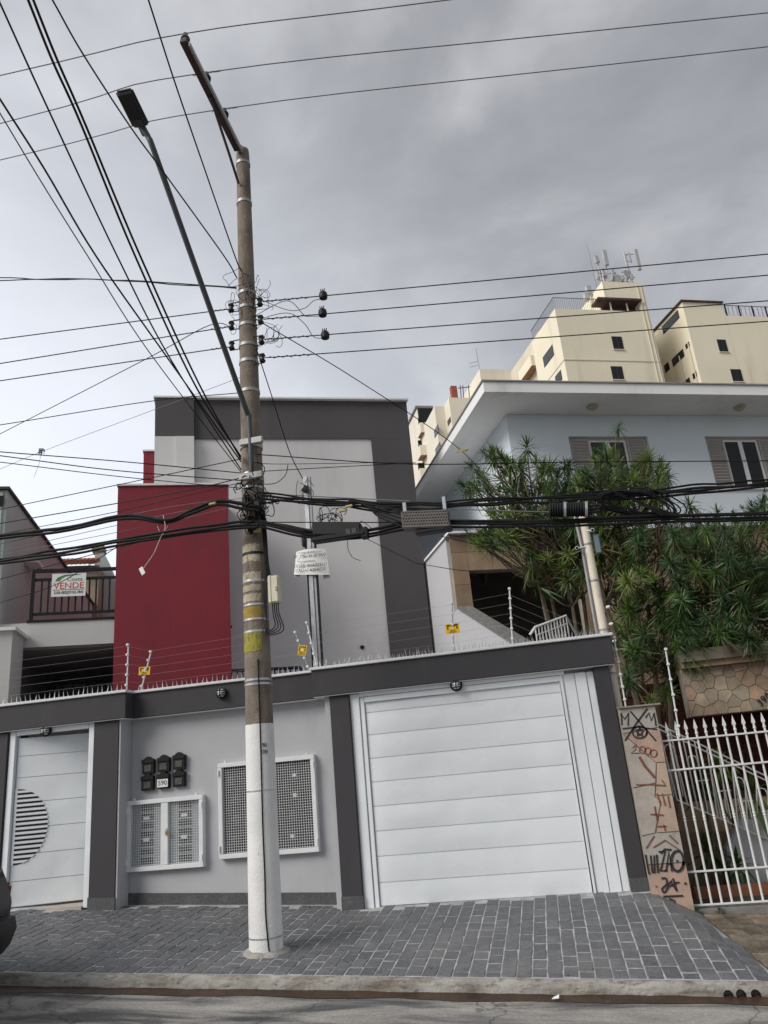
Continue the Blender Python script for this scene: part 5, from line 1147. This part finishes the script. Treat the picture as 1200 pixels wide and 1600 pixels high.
# junction box and looped cables
jb = thing('junction_box', 'cream plastic junction box strapped to the right of the pole', 'box', (-2.72, 7.86, pz(943, 428)))
q = at(429, 921, 7.85); MB().box((q.x - .055, 7.81, q.z - .15), (q.x + .055, 7.93, q.z + .15)).build('case', m_cream_box, jb, bevel=.012)
MB().box((q.x - .062, 7.803, q.z - .155), (q.x - .02, 7.935, q.z + .155)).build('lid', m_cream_box, jb, bevel=.01)
MB().box((q.x + .02, 7.798, q.z - .02), (q.x + .04, 7.809, q.z + .02)).build('latch', m_galv2, jb)
rr_ = random.Random(4)
for k in range(4):
    r = .0065; x = q.x - .04 + k * .022
    solo(MB().tube(crom([(x, 7.87, q.z - .15), (x + .01, 7.86, q.z - .27), (q.x - .01 + .03 * k, 7.85, q.z - .40 - .02 * k), (q.x - .08 - .01 * k, 7.85, q.z - .44 - .015 * k), (q.x - .11, 7.86, q.z - .33), (q.x - .10 - .01 * k, 7.86, q.z - .1), (q.x - .10, 7.87, q.z + .3), (q.x - .115 + .01 * k, 7.85, pz(825))], 5), r, 6), 'looped_cable', m_cable, ['outermost', 'second', 'third', 'innermost'][k] + ' black cable looped under the cream junction box', 'cable', 'cables looped under the junction box', smooth=True)

# street lamp on its long arm
sl_ = thing('street_lamp', 'grey street lamp on a long slanting arm clamped to the pole', 'street lamp', (-2.9, 7.78, 4.8))
HD = at(205, 170, 6.0); A0 = at(394, 748, 7.78); A1 = at(389, 655, 7.76); A2 = at(383, 636, 7.70); A3 = at(300, 430, at(300, 430, 6.6).y)
A5 = at(244, 245, 6.18); A6 = at(232, 215, 6.10); A4 = A2.lerp(A5, .5)
MB().tube(crom([A0, A1, A2, A4, A5, A6, at(222, 198, 6.06)], 6), .032, 12).build('arm', m_lampm, sl_, smooth=True)
for y in (690, 744): q = at(393, y, 7.78); MB().box((q.x - .14, 7.745, q.z - .04), (q.x + .14, 7.80, q.z + .04)).build('clamp', m_galv2, sl_, bevel=.008)
h0 = at(221, 197, 6.06); h1 = atz(193, 140, h0.z + .07); ax = (h1 - h0); L_ = ax.length; ax.normalize(); sd = ax.cross(Vector((0, 0, -1))).normalized(); dn = sd.cross(ax)
if dn.z > 0: dn = -dn; sd = -sd
c0 = h0 + ax * L_ / 2
MB().obox(c0, ax * L_ * .5, sd * .095, dn * .028).build('lamp_head', m_lampm, sl_, bevel=.02)
MB().obox(c0 + ax * L_ * .10 + dn * .034, ax * L_ * .34, sd * .080, dn * .006).build('led_panel', mat('lamp_lens', (.014, .011, .011), .5, .2, 4), sl_)
MB().obox(c0 - ax * L_ * .36 + dn * .034, ax * L_ * .11, sd * .05, dn * .006).build('gear_cover', m_lampm, sl_, bevel=.004)
MB().tube([h0 - ax * .10, h0 + ax * .10], .042, 10).build('spigot', m_lampm, sl_, smooth=True)

# ================================================================== WIRES
def vpl(x, y, a, b_):
    n = Vector((-(b_ - a).y, (b_ - a).x, 0)); d = ray(x, y); return EYE + d * ((a - EYE).dot(n) / d.dot(n))
WN = [0]
def wire(label, a, b_, mids=(), r=.006, m_=None, group='overhead wires at the utility pole', extA=0, extB=0, name='overhead_wire', cat='wire', wob=0, sides=6):
    """a, b_: end points; mids: sightings between, on the vertical plane through both ends"""
    a, b_ = Vector(a), Vector(b_); pts = [a] + [vpl(x, y, a, b_) for x, y in mids] + [b_]
    if extB: pts.append(pts[-1] + (pts[-1] - pts[-2]) * extB)
    if extA: pts.insert(0, pts[0] + (pts[0] - pts[1]) * extA)
    P = crom(pts, 7)
    if wob:
        WN[0] += 1; P = [p + Vector((0, 0, wob * mnoise.noise((p.x * 2.2, p.y * 2.2, WN[0] * 3.1)))) for p in P]
    return solo(MB().tube(P, r, sides), name, m_ or m_wire_dk, label, cat, group, smooth=True)
# three bare high-voltage conductors over the crossarm
GH = 'bare high-voltage conductors'
for k, (lp, rp_, lab) in enumerate((((0, 118), (700, 0), 'highest bare conductor, on the outer end of the crossarm'), ((0, 193), (1200, 20), 'middle bare conductor, across the crossarm'), ((0, 250), (1200, 73), 'lowest bare conductor, on the crossarm end nearest the pole'))):
    p = PH[k] + Vector((0, 0, .01)); l, r_ = atz(*lp, 10.0), atz(*rp_, 10.0)
    P = crom([l + (l - p) * 4, l, p, r_, r_ + (r_ - p) * 3], 6); solo(MB().tube(P, .0065, 6), 'bare_conductor', m_alum, lab, 'wire', GH, smooth=True)
    if k: 
        for s, e_ in ((1, r_), (-1, l)):
            d = (e_ - p).normalized(); b = MB(); b.tube([p + d * (.03 + .006 * i) + Vector((0, .011 * cos(i * 1.9), .011 * sin(i * 1.9))) for i in range(26)], .004, 4); b.build('wire_tie', m_alum, ca)
# secondary lines
GR = 'low-voltage lines on the spool insulators'
for k, (y1_, cn) in enumerate(((397, (505, 462)), (430, (504, 489)), (470, (508, 524)), (502, None))):
    c_ = pctr(SZ[k]); a = Vector((c_.x + prad(SZ[k]) + .12, PY - .06, SZ[k])); e_ = at(1200, y1_, 8.5)
    wire(['highest', 'second', 'third', 'lowest'][k] + ' low-voltage line running right from the pole', a, e_, (), .0075, m_wire_dk, GR, extB=2.0)
    solo(MB().tube([a.lerp(e_, .005 + i * .0028) + Vector((0, .012 * cos(i), .012 * sin(i))) for i in range(34)], .004, 4), 'wire_splice', m_alum, 'twisted end splice of the %s right-hand line at the pole' % ['highest', 'second', 'third', 'lowest'][k], 'wire splice', 'twisted line splices')
    if cn:
        q = vpl(cn[0], cn[1], a, e_); t = thing('line_connector', 'black connector on the %s low-voltage line right of the pole' % ['highest', 'second', 'third'][k], 'connector', q - Vector((0, 0, .06)), 'black line connectors')
        MB().lathe(q - Vector((0, 0, .055)), (0, 0, 1), [(0, .02), (.015, .05), (.05, .055), (.09, .05), (.11, .03), (.125, .012)], 10).build('housing', m_black, t, smooth=True)
        for dx_ in (-.02, 0, .02): MB().tube([q + Vector((dx_, -.02, .05)), q + Vector((dx_ * 1.3, -.02, .085))], .007, 5).build('bolt', m_black, t)
        wire('thin black jumper from the pole to the %s line connector' % ['highest', 'second', 'third'][k], pctr(SZ[k] + (.1, .05, .28)[k]) + Vector((.1, -.08, 0)), q - Vector((0, 0, .045)), ((448, (484, 470, 489)[k]), (475, (482, 492, 505)[k]), (490, (470, 494, 526)[k])), .0045, m_cable, 'jumpers to the line connectors', name='jumper_wire')
for k, (y1_, xa) in enumerate(((530, 345), (568, 350), (595, 352))):
    c_ = pctr(SZ[k]); a = Vector((c_.x - prad(SZ[k]) - .12, PY - .06, SZ[k] - .01)); e_ = at(0, y1_, 7.6)
    wire(['highest', 'middle', 'lowest'][k] + ' low-voltage line running left from the pole', a, e_, (), .0075, m_wire_dk, GR, extB=3.0)
    solo(MB().tube([a.lerp(e_, .01 + i * .003) + Vector((0, .011 * cos(i), .011 * sin(i))) for i in range(24)], .004, 4), 'wire_splice', m_alum, 'twisted end splice of the %s left-hand line at the pole' % ['highest', 'middle', 'lowest'][k], 'wire splice', 'twisted line splices')
# service cables fanning over the street to the upper left
GF = 'service cables fanning to the upper left'
F0 = [pctr(z) + Vector((-.09, -.12, 0)) for z in (pz(729), pz(708), pz(712), pz(716), pz(733))]
wire('service cable leaving the picture at its very top left corner', F0[0], at(0, 5, 3.4), ((267, 562), (183, 400), (75, 170)), .007, m_cable, GF, extB=1.5)
wire('left of two thick service cables crossing side by side at top left', F0[1], at(44, 0, 3.2), ((306, 604), (212, 402), (127, 195), (82, 95)), .009, m_cable, GF, extB=1.5)
wire('right of two thick service cables crossing side by side at top left', F0[2], at(52, 0, 3.25), ((312, 602), (220, 402), (134, 196), (90, 95)), .009, m_cable, GF, extB=1.5)
wire('service cable leaving the left edge just above the lamp arm', F0[3], at(0, 155, 3.9), ((258, 554), (150, 400), (70, 265)), .008, m_cable, GF, extB=1.5)
wire('thin service wire leaving the left edge below the thick cables', F0[4], at(0, 177, 4.0), ((233, 550), (137, 400), (65, 285)), .005, m_wire_dk, GF, extB=1.5)
wire('service cable passing behind the lamp head to the pole', pctr(pz(425)) + Vector((-.09, -.1, 0)), at(82, 0, 4.4), ((350, 400), (260, 275), (205, 200), (130, 85)), .008, m_cable, GF, extB=1.5)
wire('service cable descending steeply between lamp head and crossarm', pctr(pz(418)) + Vector((-.02, -.12, 0)), at(232, 0, 4.6), ((367, 400), (320, 265), (272, 125)), .008, m_cable, GF, extB=1.5)
# left-hand horizontals
GL = 'thin cables running left from the pole'
a = pctr(pz(439)) + Vector((-.1, -.1, 0))
wire('upper of two twisted black cables running left at insulator height', a, at(0, 434, 7.7), ((180, 437), (90, 437)), .008, m_cable, GL, extB=2, wob=.02)
wire('lower of two twisted black cables running left at insulator height', a - Vector((0, 0, .02)), at(0, 438, 7.7), ((200, 439), (100, 436)), .008, m_cable, GL, extB=2, wob=.02)
wire('thin wire sloping down from the insulators to the left edge', pctr(pz(500)) + Vector((-.16, -.06, 0)), at(0, 678, 10), ((328, 508), (230, 560)), .006, m_wire_dk, GL, extB=1)
wire('thin wire crossing just above the charcoal roof band', pctr(pz(603)) + Vector((-.12, -.05, 0)), at(0, 664, 7.4), ((235, 627),), .006, m_wire_dk, GL, extB=2)
dbw = wire('faint grey wire carrying a tangle of debris, far left', pctr(pz(575)) + Vector((-.1, 0, 0)), at(0, 733, 9.5), ((290, 622), (72, 703)), .0035, m_alum, GL, extB=1)
wire('upper of three slack wires crossing the grey building to the left', pctr(pz(733)) + Vector((-.1, -.1, 0)), at(0, 706, 6.6), ((200, 722),), .006, m_cable, GL, extB=2)
wire('middle of three slack wires crossing the grey building to the left', pctr(pz(745)) + Vector((-.1, -.1, 0)), at(0, 712, 6.6), ((180, 735),), .006, m_cable, GL, extB=2)
wire('lowest of three slack wires crossing the grey building to the left', pctr(pz(757)) + Vector((-.1, -.1, 0)), at(0, 722, 6.6), ((190, 745),), .005, m_cable, GL, extB=2)
wire('wire rising to the pole across the small red wall', pctr(pz(712)) + Vector((-.1, -.12, 0)), at(0, 796, 8.6), ((230, 748), (100, 775)), .006, m_cable, GL, extB=2)
wire('wire rising to the pole along the top edge of the red block', pctr(pz(742)) + Vector((-.1, -.12, 0)), at(0, 818, 8.6), ((300, 765), (180, 787)), .007, m_cable, GL, extB=2)
wire('wire rising to the pole just under the red block coping', pctr(pz(748)) + Vector((-.1, -.1, 0)), at(0, 835, 9.0), ((310, 770), (180, 800)), .005, m_cable, GL, extB=2)
for k, (y0_, ym, y1_) in enumerate(((768, 795, 850), (772, 806, 862), (778, 818, 868))):
    wire(['upper', 'middle', 'lower'][k] + ' pale thin wire across the upper half of the red block', pctr(pz(y0_ + 5)) + Vector((-.1, -.1, 0)), at(0, y1_, 7.75), ((250, ym),), .0035, m_alum, 'pale thin wires over the red block', extB=2)
wire('black drop wire sloping to the lower left before the left house', at(250, 838, 7.72), at(0, 905, 8.2), ((120, 873),), .005, m_cable, GL, extB=2)
wire('black drop wire sloping past the for-sale sign to the lower left', at(190, 850, 7.72), at(0, 942, 8.6), ((90, 912),), .005, m_cable, GL, extB=2)
# thick telecom bundles along the street
GT = 'thick telecom cables along the street'
def bundle(labels, sight, Y, rr, wob=.015, g=GT, ea=0, eb=0):
    for k, lab in enumerate(labels):
        r = random.Random(k + len(lab)); oz = (k - (len(labels) - 1) / 2) * rr * 1.7
        P = [at(x, y, Y + r.uniform(-.02, .02)) + Vector((0, r.uniform(-.012, .012), oz + r.uniform(-.006, .006))) for x, y in sight]
        P = ([P[0] + (P[0] - P[1]) * 4] if ea else []) + P + ([P[-1] + (P[-1] - P[-2]) * 4] if eb else [])
        P = crom(P, 6); WN[0] += 1; P = [p + Vector((0, 0, wob * mnoise.noise((p.x * 2.5, WN[0] * 2.7, 0)))) for p in P]
        solo(MB().tube(P, rr * r.uniform(.75, 1.1), 8), 'telecom_cable', m_cable, lab, 'cable', g, smooth=True)
bundle(['thick cable, top strand of the upper left bundle', 'thick cable, bottom strand of the upper left bundle'], ((0, 840), (90, 828), (200, 809), (260, 815), (300, 800), (340, 786), (375, 790), (405, 795)), 7.72, .021, ea=1)
bundle(['thick cable, top strand of the lower left bundle', 'thick cable, middle strand of the lower left bundle', 'thick cable, bottom strand of the lower left bundle'], ((0, 878), (100, 862), (200, 846), (300, 830), (370, 822), (405, 820)), 7.70, .020, ea=1)
bundle(['highest cable of the upper right bundle', 'second cable of the upper right bundle', 'third cable of the upper right bundle', 'lowest cable of the upper right bundle'], ((408, 775), (470, 782), (540, 785), (620, 790), (700, 788), (800, 782), (900, 776), (1000, 772), (1100, 764), (1200, 756)), 7.68, .014, .03, eb=1)
wire('straight steel messenger strand above the grey splice case', pctr(pz(770)) + Vector((.1, -.12, 0)), at(640, 783, 7.62), ((520, 777),), .006, m_alum, GT)
wire('messenger strand dipping from the pole under the upper bundle', pctr(pz(787)) + Vector((.1, -.12, 0)), at(705, 792, 7.62), ((480, 780), (600, 800)), .012, m_cable, GT)
bundle(['highest cable of the lower right bundle', 'middle cable of the lower right bundle', 'lowest cable of the lower right bundle'], ((405, 818), (480, 835), (560, 836), (640, 822), (720, 819), (850, 818), (1000, 813), (1200, 808)), 7.64, .018, .012, eb=1)
wire('thin straight strand from the pole along the lower right bundle', pctr(pz(816)) + Vector((.1, -.13, 0)), at(1200, 803, 7.60), ((640, 816), (900, 812)), .006, m_cable, GT, extB=2)
wire('thick cable curving down from the pole into the black splice box', pctr(pz(818)) + Vector((.08, -.14, 0)), at(492, 830, 7.58), ((440, 820), (470, 826)), .014, m_cable, GT)
for k in range(5):
    wire('thick cable %s entering the grey perforated splice case' % ['first', 'second', 'third', 'fourth', 'fifth'][k], at(545 + 8 * k, 782 + 2 * k, 7.66), at(630, 799 + 6 * k, 7.58), ((590, 790 + 4 * k),), .010, m_cable, 'cables entering the splice case')
# right-hand thin wires
GRW = 'thin wires running right from the pole'
a = pctr(pz(708)) + Vector((.1, -.1, 0))
wire('long thin black wire crossing the blue house and its windows', a, at(1200, 720, 9.4), ((640, 725), (900, 722)), .0065, m_cable, GRW, extB=1)
wire('thin wire from the pole meeting the long one before the charcoal band', pctr(pz(735)) + Vector((.1, -.1, 0)), at(650, 723, 9), ((520, 730),), .005, m_cable, GRW)
wire('short slack wire from the pole to a small black clip', pctr(pz(722)) + Vector((.1, -.1, 0)), at(640, 722, 8.6), ((455, 725),), .004, m_wire_dk, GRW)
wire('service drop sloping from the insulators to the blue house eave', pctr(SZ[1]) + Vector((.14, -.1, 0)), at(790, 790, 12.2), ((560, 595), (722, 705)), .0065, m_cable, GRW)
wire('drop wire from the lowest insulator to the galvanised post', pctr(SZ[2]) + Vector((.12, -.05, -.1)), at(473, 748, 9.88), ((425, 620), (452, 705)), .0065, m_cable, GRW)
wire('curved jumper below the small black clip', at(450, 726, 7.9), pctr(pz(755)) + Vector((.1, -.1, 0)), ((446, 742), (430, 755)), .005, m_cable, GRW)
wire('thin black wire from the splice case sagging to the rusty pipe', at(650, 880, 8.8), at(905, 858, 10.1), ((730, 892), (800, 890)), .0045, m_wire_dk, GRW)
wire('thin wire from the black splice box to the boundary wall', at(565, 838, 7.6), at(650, 880, 8.8), (), .004, m_wire_dk, GRW)
for k, (x0_, y0_, x1_, y1_) in enumerate(((700, 835, 770, 850), (690, 838, 790, 862))): wire('short black wire %s behind the grey splice case' % ('upper' if k == 0 else 'lower',), at(x0_, y0_, 7.6), at(x1_, y1_, 11.4), (), .005, m_cable, GRW)
q = at(722, 705, 11.2)
cy_ = MB()
for k in range(4): cy_.tube([q + Vector((.085 * cos(i / 14 * 2 * pi) * (1 + .06 * k), .05 * sin(i / 14 * 2 * pi), .03 * sin(i / 14 * 2 * pi) + .008 * k)) for i in range(15)], .006, 5)
solo(cy_, 'spare_wire_coil', m_coil, 'flat yellowish coil of spare wire hanging on the service drop', 'coil', smooth=True)
q = at(65, 705, 9.2); dbm = MB(); r = random.Random(8)
for k in range(9): dbm.tube(crom([q + Vector((r.uniform(-.05, .05), r.uniform(-.03, .03), r.uniform(-.05, .05))) for _ in range(4)], 3), .004, 4)
dbm.tube([q, q + Vector((-.03, 0, -.2)), q + Vector((-.1, 0, -.4))], .003, 4)
solo(dbm, 'kite_debris', m_wire_dk, 'small tangle of kite string debris on the faint wire, far left', 'debris')
q = at(253, 840, 7.7); dbm = MB()
dbm.tube(crom([at(255, 805, 7.7), at(258, 825, 7.69), at(250, 842, 7.68), at(240, 865, 7.68), at(224, 888, 7.67)], 4), .004, 4); dbm.tube([at(246, 822, 7.7), at(252, 838, 7.7), at(262, 822, 7.7)], .003, 4); dbm.obox(at(222, 892, 7.67), (.02, 0, .012), (0, .003, 0), (-.02, 0, .04))
solo(dbm, 'hanging_string', m_sign_w, 'pale kite string with a scrap hanging before the red block', 'debris')
# splice hardware
sb = thing('splice_box', 'long black splice box hung on the lower bundle, above the notice board', 'splice box', at(527, 845, 7.6))
q0, q1 = at(490, 826, 7.6), at(566, 838, 7.6)
MB().obox((q0 + q1) / 2 + Vector((0, 0, .03)), ((q1.x - q0.x) / 2, 0, (q1.z - q0.z) * .25), (0, .06, 0), (0, 0, .075)).build('case', mat('black_splice_case', (.014, .016, .017), .55, .2, 6, spec=.3), sb, bevel=.012)
MB().obox((q0 + q1) / 2 + Vector((.01, 0, -.055)), ((q1.x - q0.x) / 2 + .03, 0, 0), (0, .065, 0), (0, 0, .028)).build('case_base', m_black, sb, bevel=.012)
MB().obox(q1 + Vector((.03, 0, .03)), (.04, 0, 0), (0, .05, 0), (0, 0, .06)).build('end_cap', m_black, sb, bevel=.01)
for k in (0, 1): MB().box((q1.x - .16 + k * .065, 7.534, q1.z + .03), (q1.x - .11 + k * .065, 7.5395, q1.z + .085)).build('label_plate', m_meter, sb)
sc_ = thing('splice_case', 'grey perforated splice case hanging on the right-hand bundle', 'splice case', at(666, 832, 7.58))
q0, q1 = at(629, 815, 7.58), at(703, 812, 7.58); c0 = (q0 + q1) / 2
MB().obox(c0, ((q1.x - q0.x) / 2, 0, (q1.z - q0.z) / 2), (0, .07, 0), (0, 0, .095)).build('case', mat('grey_splice_case', (.13, .12, .115), .7, .2, 9), sc_, bevel=.01)
for side in (-.5, .5): MB().obox(c0 + Vector((side * .42, 0, .16)), (.018, 0, 0), (0, .02, 0), (0, 0, .07)).build('hanger', m_galv, sc_, bevel=.004)
gm = MB()
for i in range(17):
    for j in range(5): p = c0 + Vector((-.225 + i * .028 + (.014 if j % 2 else 0), -.0715, -.055 + j * .032)); gm.obox(p + Vector((0, 0, (p.x - c0.x) * (q1.z - q0.z) / (q1.x - q0.x))), (.005, 0, .005), (0, .002, 0), (-.005, 0, .005))
gm.build('perforations', m_black, sc_, kind='stuff')
MB().obox(c0 + Vector((.07, 0, -.125)), (.19, 0, 0), (0, .06, 0), (0, 0, .02)).build('lower_clamp', m_black, sc_, bevel=.008)
rc = thing('ribbed_closure', 'ribbed black cylindrical closure on the cables above the rusty pipe', 'splice case', at(889, 808, 7.6))
q0, q1 = at(858, 797, 7.6), at(918, 796, 7.6); d = q1 - q0; n = 15
MB().lathe(q0, d, [(d.length * i / (2 * n), .078 if i % 2 else .066) for i in range(2 * n + 1)], 18).build('barrel', m_black, rc, smooth=30)
for f_ in (.38, .93): MB().lathe(q0 + d * f_, d, [(0, .082), (.025, .082)], 18).build('band', m_galv, rc, smooth=30)
for k in range(3): MB().tube([q1 + Vector((0, 0, .03 * (k - 1))), q1 + Vector((.12, .0, .035 * (k - 1)))], .014, 7).build('outlet', m_black, rc, smooth=True)
wire('grey strand from the upper bundle to the ribbed closure', at(705, 795, 7.6), at(858, 800, 7.6), ((780, 798),), .006, m_alum, GT)
# coiled slack cable
for k in range(9):
    r = random.Random(k + 90); cx, cy = 1000 + r.uniform(-14, 14), 786 + r.uniform(-4, 4); P = []
    for i in range(29):
        a = i / 28 * 2 * pi; rx, ry = 52 + r.uniform(-1, 1) + 3 * (k % 4), 17 + 1.8 * (k % 5); P.append(at(cx + rx * cos(a) + 6 * sin(2 * a), cy + ry * sin(a) * (1 if cos(a) > 0 else .8) + 8 * cos(a) , 7.62 + .03 * sin(a) + .012 * k))
    solo(MB().tube(P, .0075, 6), 'coiled_cable', m_cable, 'loop of slack black cable coiled on the bundle before the trees', 'cable', 'loops of the coiled slack cable', smooth=True)
for k in range(5): wire('black cable strand %s crossing the coil diagonally' % ['one', 'two', 'three', 'four', 'five'][k] if False else 'black strand tying the slack cable coil diagonally', at(955 + 3 * k, 766 + 2 * k, 7.57), at(1035 + 4 * k, 806 - k, 7.57), ((990 + 3 * k, 782 + k),), .008, m_cable, 'strands tying the cable coil')
# fibre loops and loose wires round the pole
def tangle(name, label, cs, n, rad, r_, seed, m_=m_cable):
    r = random.Random(seed); b = MB()
    for k in range(n):
        x, y = r.choice(cs); c_ = at(x + r.uniform(-14, 14), y + r.uniform(-12, 12), 7.74 + r.uniform(-.04, .06)); R_ = rad * r.uniform(.5, 1.3); ph = r.uniform(0, 6); sp = r.uniform(1.2, 2.1) * pi
        wa, wb_ = r.uniform(.4, 1.3), r.uniform(.5, 1.6); P = [c_ + Vector((R_ * wa * cos(ph + sp * i / 8) * r.uniform(.7, 1.25), .05 * sin(i * .8), R_ * wb_ * sin(ph + sp * i / 8) * r.uniform(.75, 1.2))) for i in range(9)]
        b.tube(crom(P, 2), r_, 5)
    return solo(b, name, m_, label, 'wires', kind='stuff', smooth=True)
tangle('loose_wires', 'tangle of thin loose wires around the spool insulators on the pole', [(370, 430), (385, 450), (362, 470), (400, 460), (420, 490), (372, 500), (425, 530), (360, 515)], 24, .10, .0032, 1)
tangle('loose_wires', 'dense black tangle of cables where the telecom bundles pass the pole', [(380, 765), (400, 775), (410, 790), (395, 800), (420, 775), (385, 815), (390, 745)], 34, .075, .0055, 2)
tangle('fibre_bundle', 'frayed bunch of black fibre pigtails hanging before the galvanised post', [(505, 808), (515, 812), (525, 808)], 16, .06, .004, 3)
tangle('loose_wires', 'thin loops of wire dangling below the black splice box', [(540, 850), (560, 840), (470, 770)], 5, .13, .0035, 6)
for k, (x, y) in enumerate(((545, 791), (535, 798), (332, 787))):
    q = at(x, y, 7.58); solo(MB().obox(q, (.04, 0, .003), (0, .015, 0), (0, 0, .012)), 'cable_marker', m_coil, 'yellow marker sleeve on a cable, %s' % ['right of the galvanised post', 'on the thin strand beside the fibre bunch', 'on the upper bundle left of the pole'][k], 'cable marker', bevel=.004)
# trunk cables running down the pole to the junction box
for k in range(3):
    solo(MB().tube(crom([(PX + .16 + .018 * k, 7.86 - .01 * k, pz(800)), (PX + .175 + .015 * k, 7.85, pz(840)), (PX + .185 + .012 * k, 7.86, pz(880)), (PX + .20 + .015 * k, 7.87, pz(905))], 4), .012, 7), 'riser_cable', m_cable, ['left', 'middle', 'right'][k] + ' black riser cable between the bundles and the junction box', 'cable', 'riser cables on the pole', smooth=True)

# ================================================================== PARKED CAR
car = thing('parked_car', 'dark car with red tail light, only its rear corner in view at left', 'car', (-6.9, 6.1, zr(-6.9, 6.1)))
gz = zr(-6.6, 6.1) + .10; tilt = -.051
def cp(x, y, z): return (x, y, gz + z + tilt * (x + 6.6))
XR = -4.95
secs = [(XR - 4.0, .30, .62), (XR - 3.9, .25, .78), (XR - 2.9, .22, .95), (XR - 1.0, .22, 1.0), (XR - .25, .25, 1.02), (XR - .06, .34, .97), (XR, .45, .86)]
b = MB(); Yc, ring_n = 6.12, 0
for x, zlo, zhi in secs:
    w = .82 if XR - 3.6 < x < XR - .2 else (.78 if x < XR - .1 else .73)
    pr_ = [(-w + .04, zlo), (-w - .0, zlo + .22), (-w + .01, (zlo + zhi) / 2 + .05), (-w + .09, zhi), (0, zhi + .03), (w - .09, zhi), (w - .01, (zlo + zhi) / 2 + .05), (w, zlo + .22), (w - .04, zlo)]
    ring_n = len(pr_); b.v += [cp(x, Yc + y, z) for y, z in pr_]
b.f += [(i * ring_n + k, i * ring_n + (k + 1) % ring_n, (i + 1) * ring_n + (k + 1) % ring_n, (i + 1) * ring_n + k) for i in range(len(secs) - 1) for k in range(ring_n)] + [tuple(range(ring_n - 1, -1, -1)), tuple((len(secs) - 1) * ring_n + k for k in range(ring_n))]
body = b.build('body', m_carp, car, bevel=.02, smooth=45)
b = MB(); cab = [(XR - 2.95, .97, .70), (XR - 2.2, 1.40, .60), (XR - 1.0, 1.42, .60), (XR - .28, 1.03, .68)]
for x, z, w in cab: b.v += [cp(x, Yc - w, z), cp(x, Yc + w, z)]
for x, z, w in cab[1:3]: pass
k0 = len(b.v); b.v += [cp(XR - 2.95, Yc - .74, .93), cp(XR - 2.95, Yc + .74, .93), cp(XR - .22, Yc - .74, .97), cp(XR - .22, Yc + .74, .97)]
b.f += [(0, 1, 3, 2), (2, 3, 5, 4), (4, 5, 7, 6), (k0, 0, 2, 4, 6, k0 + 2), (k0 + 1, k0 + 3, 7, 5, 3, 1), (6, 7, k0 + 3, k0 + 2)]
b.build('cabin_glass', m_glass, car)
rf = MB(); rf.v += [cp(x, Yc + s * w, z + .02) for x, z, w in ((XR - 2.25, 1.40, .6), (XR - .95, 1.42, .6)) for s in (-1, 1)]; rf.f.append((0, 1, 3, 2)); rf.ext([rf.v[0], rf.v[1], rf.v[3], rf.v[2]], (0, 0, .03)); rf.build('roof', m_carp, car)
bm_ = MB(); bs = [(XR - .55, .83), (XR - .1, .81), (XR + .05, .72), (XR + .09, .5), (XR + .10, 0), (XR + .09, -.5), (XR + .05, -.72), (XR - .1, -.81), (XR - .55, -.83)]
for z, o in ((.26, -.10), (.34, -.03), (.47, .02), (.56, .0), (.575, -.06)): bm_.v += [cp(x + (o if abs(y) < .8 else 0), Yc + y * (1 + o * .2), z) for x, y in bs]
nb_ = len(bs); bm_.f += [(j * nb_ + k, j * nb_ + k + 1, (j + 1) * nb_ + k + 1, (j + 1) * nb_ + k) for j in range(4) for k in range(nb_ - 1)]
bm_.build('rear_bumper', m_carb, car, smooth=50)
for s in (1, -1):
    MB().obox(cp(XR - .055, Yc + s * .685, .76), (.05, 0, -.012), (0, .05, 0), (.010, 0, .085)).build('tail_light', m_tail, car, bevel=.025)
    for x in (XR - .72, XR - 3.2):
        wl_ = MB().lathe(cp(x, Yc + s * .80, .24), (0, -s, 0), [(0, .22), (.01, .31), (.03, .335), (.17, .335), (.2, .29)], 24).build('wheel', m_tyre, car, smooth=True)
        MB().lathe(cp(x, Yc + s * .802, .24), (0, s, 0), [(0, .2), (.008, .17), (.012, .03)], 12).build('rim', m_galv2, wl_, smooth=30)

# ================================================================== SMALL GROUND THINGS
q = at(868, 1556, 7.12); lt_ = MB(); lt_.ext([(q.x - .03, 7.1, zr(q.x, 7.1) + .025), (q.x + .025, 7.09, zr(q.x, 7.1) + .03), (q.x + .03, 7.12, zr(q.x, 7.1) + .045), (q.x - .01, 7.13, zr(q.x, 7.1) + .03)], (0, 0, .006))
solo(lt_, 'paper_scrap', m_sign_w, 'small white paper scrap in the brown gutter before the gate', 'litter')
for i, (px_, py_, Y, lab) in enumerate(((1092, 1432, 9.5, 'small weed tuft at the foot of the graffiti pillar'), (1125, 1428, 9.5, 'small weed tuft under the spear fence sill'))):
    p = at(px_, py_, Y); z = zb(p.x, Y); b = leafset(30, .09, .010, 200 + i, droop=.5); b.v = [(v[0] + p.x, v[1] + Y, v[2] + z) for v in b.v]
    solo(b, 'weed_tuft', m_gl[1], lab, 'weed', 'weeds on the old pavement', origin=(p.x, Y, z))
r = random.Random(77)
dl = MB()
for k in range(60):
    x, y = r.uniform(-7, 1.2), r.choice((r.uniform(7.32, 7.5), r.uniform(9.3, 9.55), r.uniform(7.3, 9.5))); z = zs(x, y) + .009; a = r.uniform(0, 6.28); l = r.uniform(.008, .024)
    dl.add([(x - l * cos(a), y - l * sin(a), z), (x + .4 * l * sin(a), y - .4 * l * cos(a), z + .004), (x + l * cos(a), y + l * sin(a), z + .002), (x - .4 * l * sin(a), y + .4 * l * cos(a), z + .003)], [(0, 1, 2, 3)])
o = solo(dl, 'leaf_litter', m_dry, 'scattered tiny dry leaf scraps on the granite pavement', 'leaf litter', kind='stuff')
